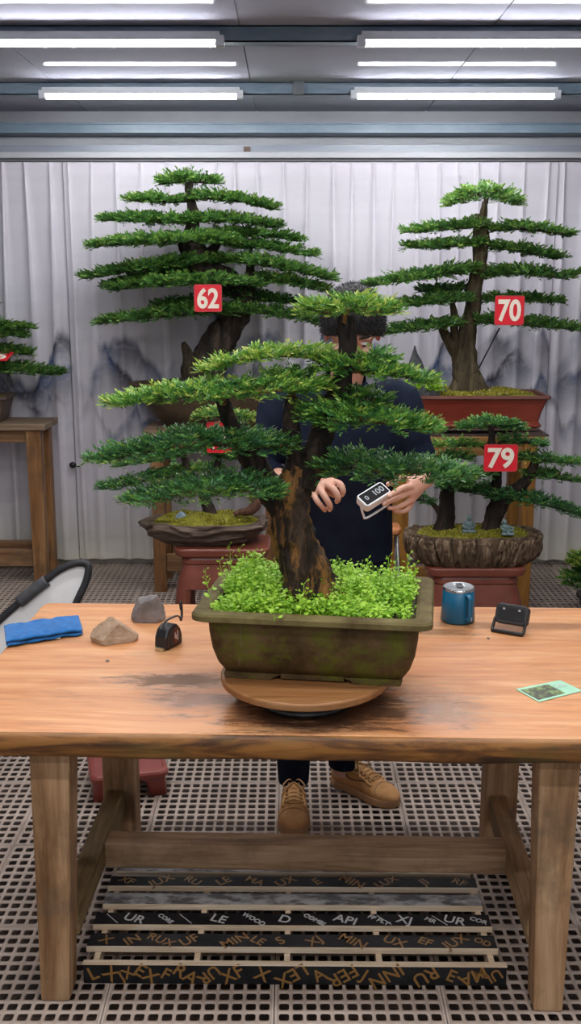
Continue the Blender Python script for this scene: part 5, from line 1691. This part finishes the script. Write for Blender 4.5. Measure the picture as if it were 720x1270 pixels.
# right hand of the person (left in the view): loosely curled, fingers pointing down to the viewer's right
k1, k2, k3, k4 = P(411, 597, 3.145), P(404, 600, 3.128), P(396, 605, 3.122), P(389, 612, 3.125)
body.tube(spline([WL, (WL + (k2 + k3) / 2) / 2 + A(0, 0, .004), (k2 + k3) / 2], 5), np.linspace(.023, .030, 11), 14, np.linspace(.021, .018, 11), ref=(k1 - k4) / np.linalg.norm(k1 - k4))
for a, b_ in ((k1, k2), (k2, k3), (k3, k4)): body.tube([a, b_], [.0125, .0125], 10)
for k in (k1, k2, k3, k4):
    body.tube([WL * .55 + k * .45, k], [.0165, .0130], 10); body.ball(k, .0132, 10, 8)
for pts, r0, r1 in (([k1, P(421, 600, 3.110), P(425, 608, 3.098), P(424, 613, 3.105)], .0116, .0090),
                    ([k2, P(414, 607, 3.090), P(419, 617, 3.080), P(418, 621, 3.088)], .0118, .0092),
                    ([k3, P(402, 615, 3.085), P(409, 627, 3.078), P(409, 631, 3.086)], .0114, .0088),
                    ([k4, P(393, 621, 3.095), P(400, 629, 3.090), P(402, 632, 3.098)], .0102, .0080)):
    nail(finger(pts, r0, r1), r1, view)
q = finger([WL + A(.012, -.012, .006), P(398, 606, 3.16), P(410, 612, 3.145), P(416, 615, 3.14)], .0125, .0088)
# the other hand grips the timer: thumb on the near side, fingers round the back and below
m1, m2, m3, m4 = P(512, 593, 3.175), P(509, 601, 3.150), P(508, 611, 3.140), P(510, 620, 3.148)
body.tube(spline([WR, (WR + (m2 + m3) / 2) / 2, (m2 + m3) / 2], 5), np.linspace(.024, .032, 11), 14, np.linspace(.022, .016, 11), ref=(m1 - m4) / np.linalg.norm(m1 - m4))
for m_ in (m1, m2, m3, m4):
    body.tube([WR * .5 + m_ * .5, m_], [.015, .0118], 10); body.ball(m_, .0118, 10, 8)
for a, b_ in ((m1, m2), (m2, m3), (m3, m4)): body.tube([a, b_], [.0108, .0108], 10)
nail(finger([m1, P(500, 592, 3.17), P(489, 597, 3.165), P(481, 601, 3.16)], .0098, .0078), .0078, A(0, -.3, 1))
nail(finger([m2 + A(.01, 0, -.004), P(500, 605, 3.115), P(491, 610, 3.085), P(482, 615, 3.072)], .0115, .0090), .0090, view)
nail(finger([m3, P(497, 616, 3.115), P(485, 621, 3.098), P(476, 625, 3.094)], .0098, .0078), .0078, view)
nail(finger([m4, P(500, 626, 3.125), P(490, 630, 3.112), P(482, 630, 3.106)], .0092, .0072), .0072, view)
nail(finger([m4 + A(.006, .012, -.006), P(505, 632, 3.145), P(496, 635, 3.135), P(489, 634, 3.13)], .0082, .0066), .0066, view)
PO = A(PX, 3.45, 0)
me = remeshed(body, .0034, 5, .5)
person = link('person', me, M_skin)
for v in me.vertices: v.co -= Vector(PO)
person.location = PO
tag(person, 'person in navy sweater and tan sneakers looking down at a white timer', 'person')
# ears and finger nails
M_nail = mat('nail', (.68, .42, .34), .3)
for c_, d_, n_, r_ in nails:
    w_ = np.cross(d_, n_)
    MB().loft([[c_ + (d_ * math.cos(a) * r_ * .85 + w_ * math.sin(a) * r_ * .62) * k + n_ * z for a in np.linspace(0, 2 * PI, 12, endpoint=False)] for k, z in ((1, 0), (.9, .0010), (.4, .0014))]).build('nail', M_nail, person, True, off=PO)
M_eye = mat('eye_white', (.75, .73, .7), .2); M_iris = mat('iris_dark', (.02, .012, .008), .15); M_lip = mat('lip', (.46, .19, .15), .45)
for s in (-1, 1):
    e = MB().ball(hd(s * .032, -.0735, .004), (.0125, .0105, .0060), 14, 10, Rh).build('eye', M_eye, person, True, off=PO)
    MB().ball(hd(s * .032, -.0820, -.0012), (.0058, .003, .0046), 12, 8, Rh).build('iris', M_iris, e, True, off=PO)
    MB().tube([hd(s * .015, -.089, .028), hd(s * .032, -.090, .033), hd(s * .052, -.078, .028)], [.003, .004, .0025], 8).build('eyebrow', M_hair, person, True, off=PO)
    MB().ball(hd(s * .083, .008, -.012), (.0085, .017, .029), 12, 9, Rh).build('ear', mat('ear_skin', (.58, .24, .18), .5), person, True, off=PO)
MB().ball(hd(0, -.0945, -.069), (.021, .004, .0075), 14, 8, Rh).build('lips', M_lip, person, True, off=PO)
# hair: short, thick on top
h = MB()
nu, nv = 64, 34
rows = []
for j in range(nv + 1):
    th = (j / nv) * 1.0
    ring = []
    for i in range(nu):
        a = 2 * PI * i / nu
        front = max(0, -math.sin(a))
        tmax = PI * (.62 - .17 * front ** 1.5 + .06 * max(0, math.sin(a)))
        t = .02 + th * tmax
        p = A(math.sin(t) * math.cos(a), math.sin(t) * math.sin(a), math.cos(t))
        g = 1 + .025 * noise.noise(Vector(p * 6)) + .012 * noise.noise(Vector(p * 22))
        g *= 1 + .05 * max(0, p[2])
        if j == nv: g *= .90
        ring.append(hd(p[0] * .096 * g, p[1] * .108 * g + .012, p[2] * .116 * g + .026))
    rows.append(ring)
h.loft(rows)
hr = h.build('hair', M_hair, person, True, off=PO)
# loose strands over the cap
rr_ = np.random.default_rng(5)
V, Q = [], []
for i in range(5200):
    a = rr_.uniform(0, 2 * PI); front = max(0, -math.sin(a))
    t = PI * math.sqrt(rr_.random()) * (.60 - .16 * front ** 1.5)
    p = A(math.sin(t) * math.cos(a), math.sin(t) * math.sin(a), math.cos(t))
    b0 = A(p[0] * .096, p[1] * .108 + .012, p[2] * .116 + .026)
    dr = p + A(rr_.normal(0, .4), -.25 + rr_.normal(0, .4), rr_.normal(-.15, .4)); dr /= np.linalg.norm(dr)
    L_ = rr_.uniform(.008, .018)
    w_ = np.cross(dr, rr_.normal(0, 1, 3)); w_ /= np.linalg.norm(w_)
    n = len(V)
    for q in (b0 - w_ * .0012, b0 + w_ * .0012, b0 + dr * L_ + w_ * .0003, b0 + dr * L_ - w_ * .0003): V.append(hd(*q) - PO)
    Q.append((n, n + 1, n + 2, n + 3))
st_ = raw_mesh('hair_strands', np.array(V), np.array(Q), None, M_hair, hr)
st_['kind'] = 'stuff'

# sweater
sw = MB()
q = spline([(PX + .010, 3.425, 1.435, .075, .066), (PX + .006, 3.435, 1.412, .11, .075), (PX, 3.44, 1.375, .185, .098), (PX, 3.44, 1.30, .215, .118), (PX, 3.435, 1.20, .198, .125), (PX, 3.445, 1.08, .180, .115), (PX, 3.455, .98, .178, .118), (PX, 3.46, .90, .178, .122), (PX, 3.46, .83, .182, .125)], 5)
sw.tube(q[:, :3], q[:, 3], 36, q[:, 4], ref=(1, 0, 0))
for s, e, w_ in ((SL, EL, WL), (SR, ER, WR)):
    cut = e * .60 + w_ * .40
    q = spline([(*(s * .7 + A(PX, 3.44, 1.33) * .3), .080), (*s, .082), (*(s * .55 + e * .45), .068), (*(e * .85 + s * .15), .061), (*e, .060), (*(e * .75 + w_ * .25), .054), (*cut, .046)], 5)
    ang = np.arange(len(q))
    rad = q[:, 3] * (1 + .035 * np.sin(ang * 1.9) * (ang > 8))
    sw.tube(q[:, :3], rad, 20)
me = remeshed(sw, .006, 6, .5)
for v in me.vertices:
    p = v.co
    f1 = noise.noise(Vector((p.x * 9, p.y * 9, p.z * 5))) + .5 * noise.noise(Vector((p.x * 21 + p.z * 8, p.y * 20, p.z * 14)))
    side = min(1, abs(p.x - PX) / .2)
    v.co = p + Vector((p.x - PX, (p.y - 3.44), 0)).normalized() * f1 * (.006 + .007 * side)
    v.co -= Vector(PO)
link('sweater', me, M_swt, person)
cf = MB()
cf.tube([A(PX + .010, 3.424, 1.425), A(PX + .013, 3.418, 1.445), A(PX + .014, 3.414, 1.452)], [.072, .069, .066], 28, [.067, .064, .062], ref=(1, 0, 0), cap=False)
cf.build('collar', M_swt, person, True, off=PO)
for e, w_ in ((EL, WL), (ER, WR)):
    a = e * .64 + w_ * .36; b_ = e * .58 + w_ * .42
    MB().tube([a, (a + b_) / 2, b_, b_ * .99 + e * .01], [.049, .050, .048, .040], 22, cap=False).build('cuff', M_swt, person, True, off=PO)
# watch strap on the wrist behind the trunk
a = WL * .84 + EL * .16; b_ = WL * .97 + EL * .03
MB().tube([a, a * .9 + b_ * .1, a * .1 + b_ * .9, b_], [.0275, .0305, .0295, .0265], 22).build('watch_strap', BLACK, person, True, off=PO)

# trousers
tr_ = MB()
q = spline([(PX, 3.455, 1.00, .150, .100), (PX, 3.465, .90, .166, .112), (PX, 3.47, .82, .166, .114), (PX, 3.47, .77, .15, .10)], 4)
tr_.tube(q[:, :3], q[:, 3], 30, q[:, 4], ref=(1, 0, 0))
for h_, k, a in ((HPL, KL, AKL), (HPR, KR, AKR)):
    q = spline([(*h_, .098), (*((h_ + k) / 2), .085), (*k, .070), (*((k + a) / 2), .064), (a[0], a[1], .22, .058), (a[0], a[1] - .002, .105, .053), (a[0], a[1] - .004, .078, .052)], 5)
    tr_.tube(q[:, :3], q[:, 3], 22)
me = remeshed(tr_, .006, 5, .5)
for v in me.vertices:
    p = v.co
    f1 = noise.noise(Vector((p.x * 10, p.y * 10, p.z * 7)))
    v.co = p + Vector((p.x - PX, (p.y - 3.44), 0)).normalized() * f1 * .008
    v.co -= Vector(PO)
link('trousers', me, M_trs, person)

# tan sneakers
M_nub = noisy('tan_nubuck', (.48, .23, .075), (.60, .32, .12), 26, .8, .25, 160)
M_sole = noisy('tan_sole', (.36, .19, .085), (.43, .24, .115), 10, .6, .1)
M_lace = mat('tan_lace', (.50, .29, .12), .7)
M_lin = mat('shoe_lining', (.20, .09, .035), .8)
def shoe(c, ang, toe_len=.285):
    """heel at the origin, toe along -y"""
    L = toe_len
    M_ = Matrix.Translation((c[0], c[1], 0)) @ Matrix.Rotation(ang, 4, 'Z')
    def put(o):
        o.matrix_local = Matrix.Translation((c[0] - PO[0], c[1] - PO[1], 0)) @ Matrix.Rotation(ang, 4, 'Z')
        return o
    def half(t):   # half width along the foot, 0 heel .. 1 toe
        return float(np.interp(t, [0, .04, .12, .3, .5, .68, .82, .92, .97, 1], [.012, .028, .037, .038, .040, .049, .049, .039, .026, .010]))
    ts = np.r_[0, .015, np.linspace(.04, .96, 34), .985, 1]
    def outline(k, grow=0):
        r = [((half(t) + grow) * k, .02 - t * L - 0 * grow, 0) for t in ts] + [(-(half(t) + grow) * k, .02 - t * L, 0) for t in ts[::-1]]
        return r
    root = MB().loft([[(x, y, z) for x, y, _ in outline(k, g)] for z, k, g in ((.001, .95, .001), (.004, 1, .004), (.026, 1, .004), (.029, .98, .002))]).build('shoe', M_sole, person, True)
    root.data.set_sharp_from_angle(angle=.8)
    put(root)
    # upper
    rings = []
    for t in np.linspace(.0, 1, 40):
        hh = float(np.interp(t, [0, .06, .2, .32, .42, .6, .75, .88, .96, 1], [.085, .092, .086, .090, .094, .078, .062, .053, .042, .028]))
        w_ = half(min(.995, max(.006, t)))
        ring = []
        for i in range(26):
            a = PI * i / 25
            cx, sz = math.cos(a), math.sin(a)
            fl = .80 if t < .45 else .80 + .2 * (t - .45) / .55
            x = w_ * math.copysign(abs(cx) ** .75, cx) * (1 - (1 - fl) * sz ** 2)
            z = .026 + (hh - .026) * sz ** .62
            ring.append((x, .02 - t * L, z))
        rings.append(ring)
    up = MB().loft(rings).build('upper', M_nub, root, True)
    # toe box panel, eyestays, heel tab, collar lining
    def strip(name, pts, r, ry, m, rf=(0, 0, 1)):
        return MB().tube(spline(pts, 5), r, 8, ry, ref=rf).build(name, m, root, True)
    def sur(t, s, lift=.001):
        hh = float(np.interp(t, [0, .06, .2, .32, .42, .6, .75, .88, .96, 1], [.085, .092, .086, .090, .094, .078, .062, .053, .042, .028]))
        w_ = half(t)
        a = PI * s
        cx, sz = math.cos(a), math.sin(a)
        fl = .80 if t < .45 else .80 + .2 * (t - .45) / .55
        return (w_ * math.copysign(abs(cx) ** .75, cx) * (1 - (1 - fl) * sz ** 2), .02 - t * L, .026 + (hh - .026) * sz ** .62 + lift)
    for s in (.27, .73):
        strip('eyestay', [sur(t, s) for t in (.34, .44, .54, .64, .70)], .0075, .003, M_nub, (1, 0, 0))
    strip('toe_seam', [sur(.80, .08), sur(.76, .25), sur(.735, .5), sur(.76, .75), sur(.80, .92)], .002, .002, M_sole)
    strip('heel_panel', [sur(.22, .10, 0), sur(.18, .22, 0), sur(.10, .32, 0)], .002, .002, M_sole)
    for s in (.10, .90):
        strip('side_tick', [sur(.26, s + (.10 if s < .5 else -.10)), sur(.34, s), sur(.44, s), sur(.56, s + (.09 if s < .5 else -.09)), sur(.64, s + (.16 if s < .5 else -.16))], .004, .0015, M_lin)
    MB().loft([[(math.cos(a) * .031, .02 - .19 * L + math.sin(a) * .040, z) for a in np.linspace(0, 2 * PI, 24, endpoint=False)] for z in (.074, .095)]).build('lining', M_lin, root, True)
    MB().loft([[(x, .02 - t * L, z) for x, z in ((-.020, z0), (.020, z0), (.018, z0 + .006), (-.018, z0 + .006))] for t, z0 in ((.36, .100), (.44, .090), (.56, .079), (.68, .068))]).build('tongue', M_nub, root, True)
    for k, t in enumerate((.40, .46, .52, .58, .64)):
        a, b_ = sur(t, .27, .007), sur(t + .02, .73, .007)
        c1, c2 = sur(t, .73, .007), sur(t + .02, .27, .007)
        for p, q in ((a, b_), (c1, c2)):
            m_ = (A(*p) + A(*q)) / 2 + A(0, 0, .009)
            strip('lace', [p, m_, q], .0028, .0018, M_lace)
    for s in (-1, 1):
        strip('lace_bow', [(0, .02 - .37 * L, .108), (s * .018, .02 - .40 * L, .116), (s * .036, .02 - .46 * L, .104), (s * .026, .02 - .44 * L, .096), (0, .02 - .38 * L, .104)], .0025, .0025, M_lace)
        strip('lace_end', [(0, .02 - .38 * L, .106), (s * .022, .02 - .47 * L, .098), (s * .040, .02 - .52 * L, .078)], .0023, .0023, M_lace)
    return root
shoe(P(364, 962, 3.30) * A(1, 1, 0) + A(.0, .04, 0), math.radians(0))
shoe(P(424, 944, 3.42) * A(1, 1, 0) + A(-.012, .035, 0), math.radians(47))

# ---------------------------------------------------------------- white flip timer in the hand
c_ = P(463, 615, 3.10)
u = P(486, 609, 3.125) - P(456, 628, 3.075); u /= np.linalg.norm(u)
v_ = P(440, 617, 3.10) - P(456, 628, 3.075); v_ = v_ - u * np.dot(u, v_); v_ /= np.linalg.norm(v_)
n_ = np.cross(u, v_)
if n_[2] < 0: n_ = -n_
v_ = np.cross(n_, u)
Mt = Matrix((u, v_, n_)).transposed().to_4x4()
Mt.translation = Vector(c_)
tm = bpy.data.objects.new('flip_timer', None)
COL.objects.link(tm)
tm.matrix_world = Mt
tag(tm, 'white digital timer with a black display held in the hand', 'timer')
hx, hy = .050, .0265
MB().loft([rrect(-.020, hx * .95, hy * .92, .010), rrect(-.017, hx, hy, .011), rrect(.007, hx, hy, .011), rrect(.010, hx * .96, hy * .93, .010)]).build('case', WHITE, tm, bevel=.001)
dsp = MB().loft([rrect(.0098, hx * .90, hy * .80, .005), rrect(.0106, hx * .90, hy * .80, .005)]).build('display', mat('display_black', (.006, .006, .008), .5, 0, .1), tm)
dm = mat('display_digits', (.34, .36, .38), .4, 0, .1)
for tx, x, s in (('0', -.028, .021), ('1', .003, .026), ('0', .016, .026), ('0', .031, .026)):
    o = link('digit', text_mesh(tx, s * 1.1, .0002, .0004), dm, dsp)
    o.location = (x, 0, .0107)
q = MB().tube(spline([(-hx * .92, hy * .2, -.016), (-hx * .98, -hy * .6, -.042), (-hx * .84, -hy * .9, -.050), (hx * .84, -hy * .9, -.050), (hx * .98, -hy * .6, -.042), (hx * .92, hy * .2, -.016)], 5), .0032, 8, .005)
q.build('folding_stand', WHITE, tm, True)
MB().box(-hx * .8, hx * .8, -hy * .7, hy * .7, -.0212, -.0198).build('magnet_plate', BLACK, tm)
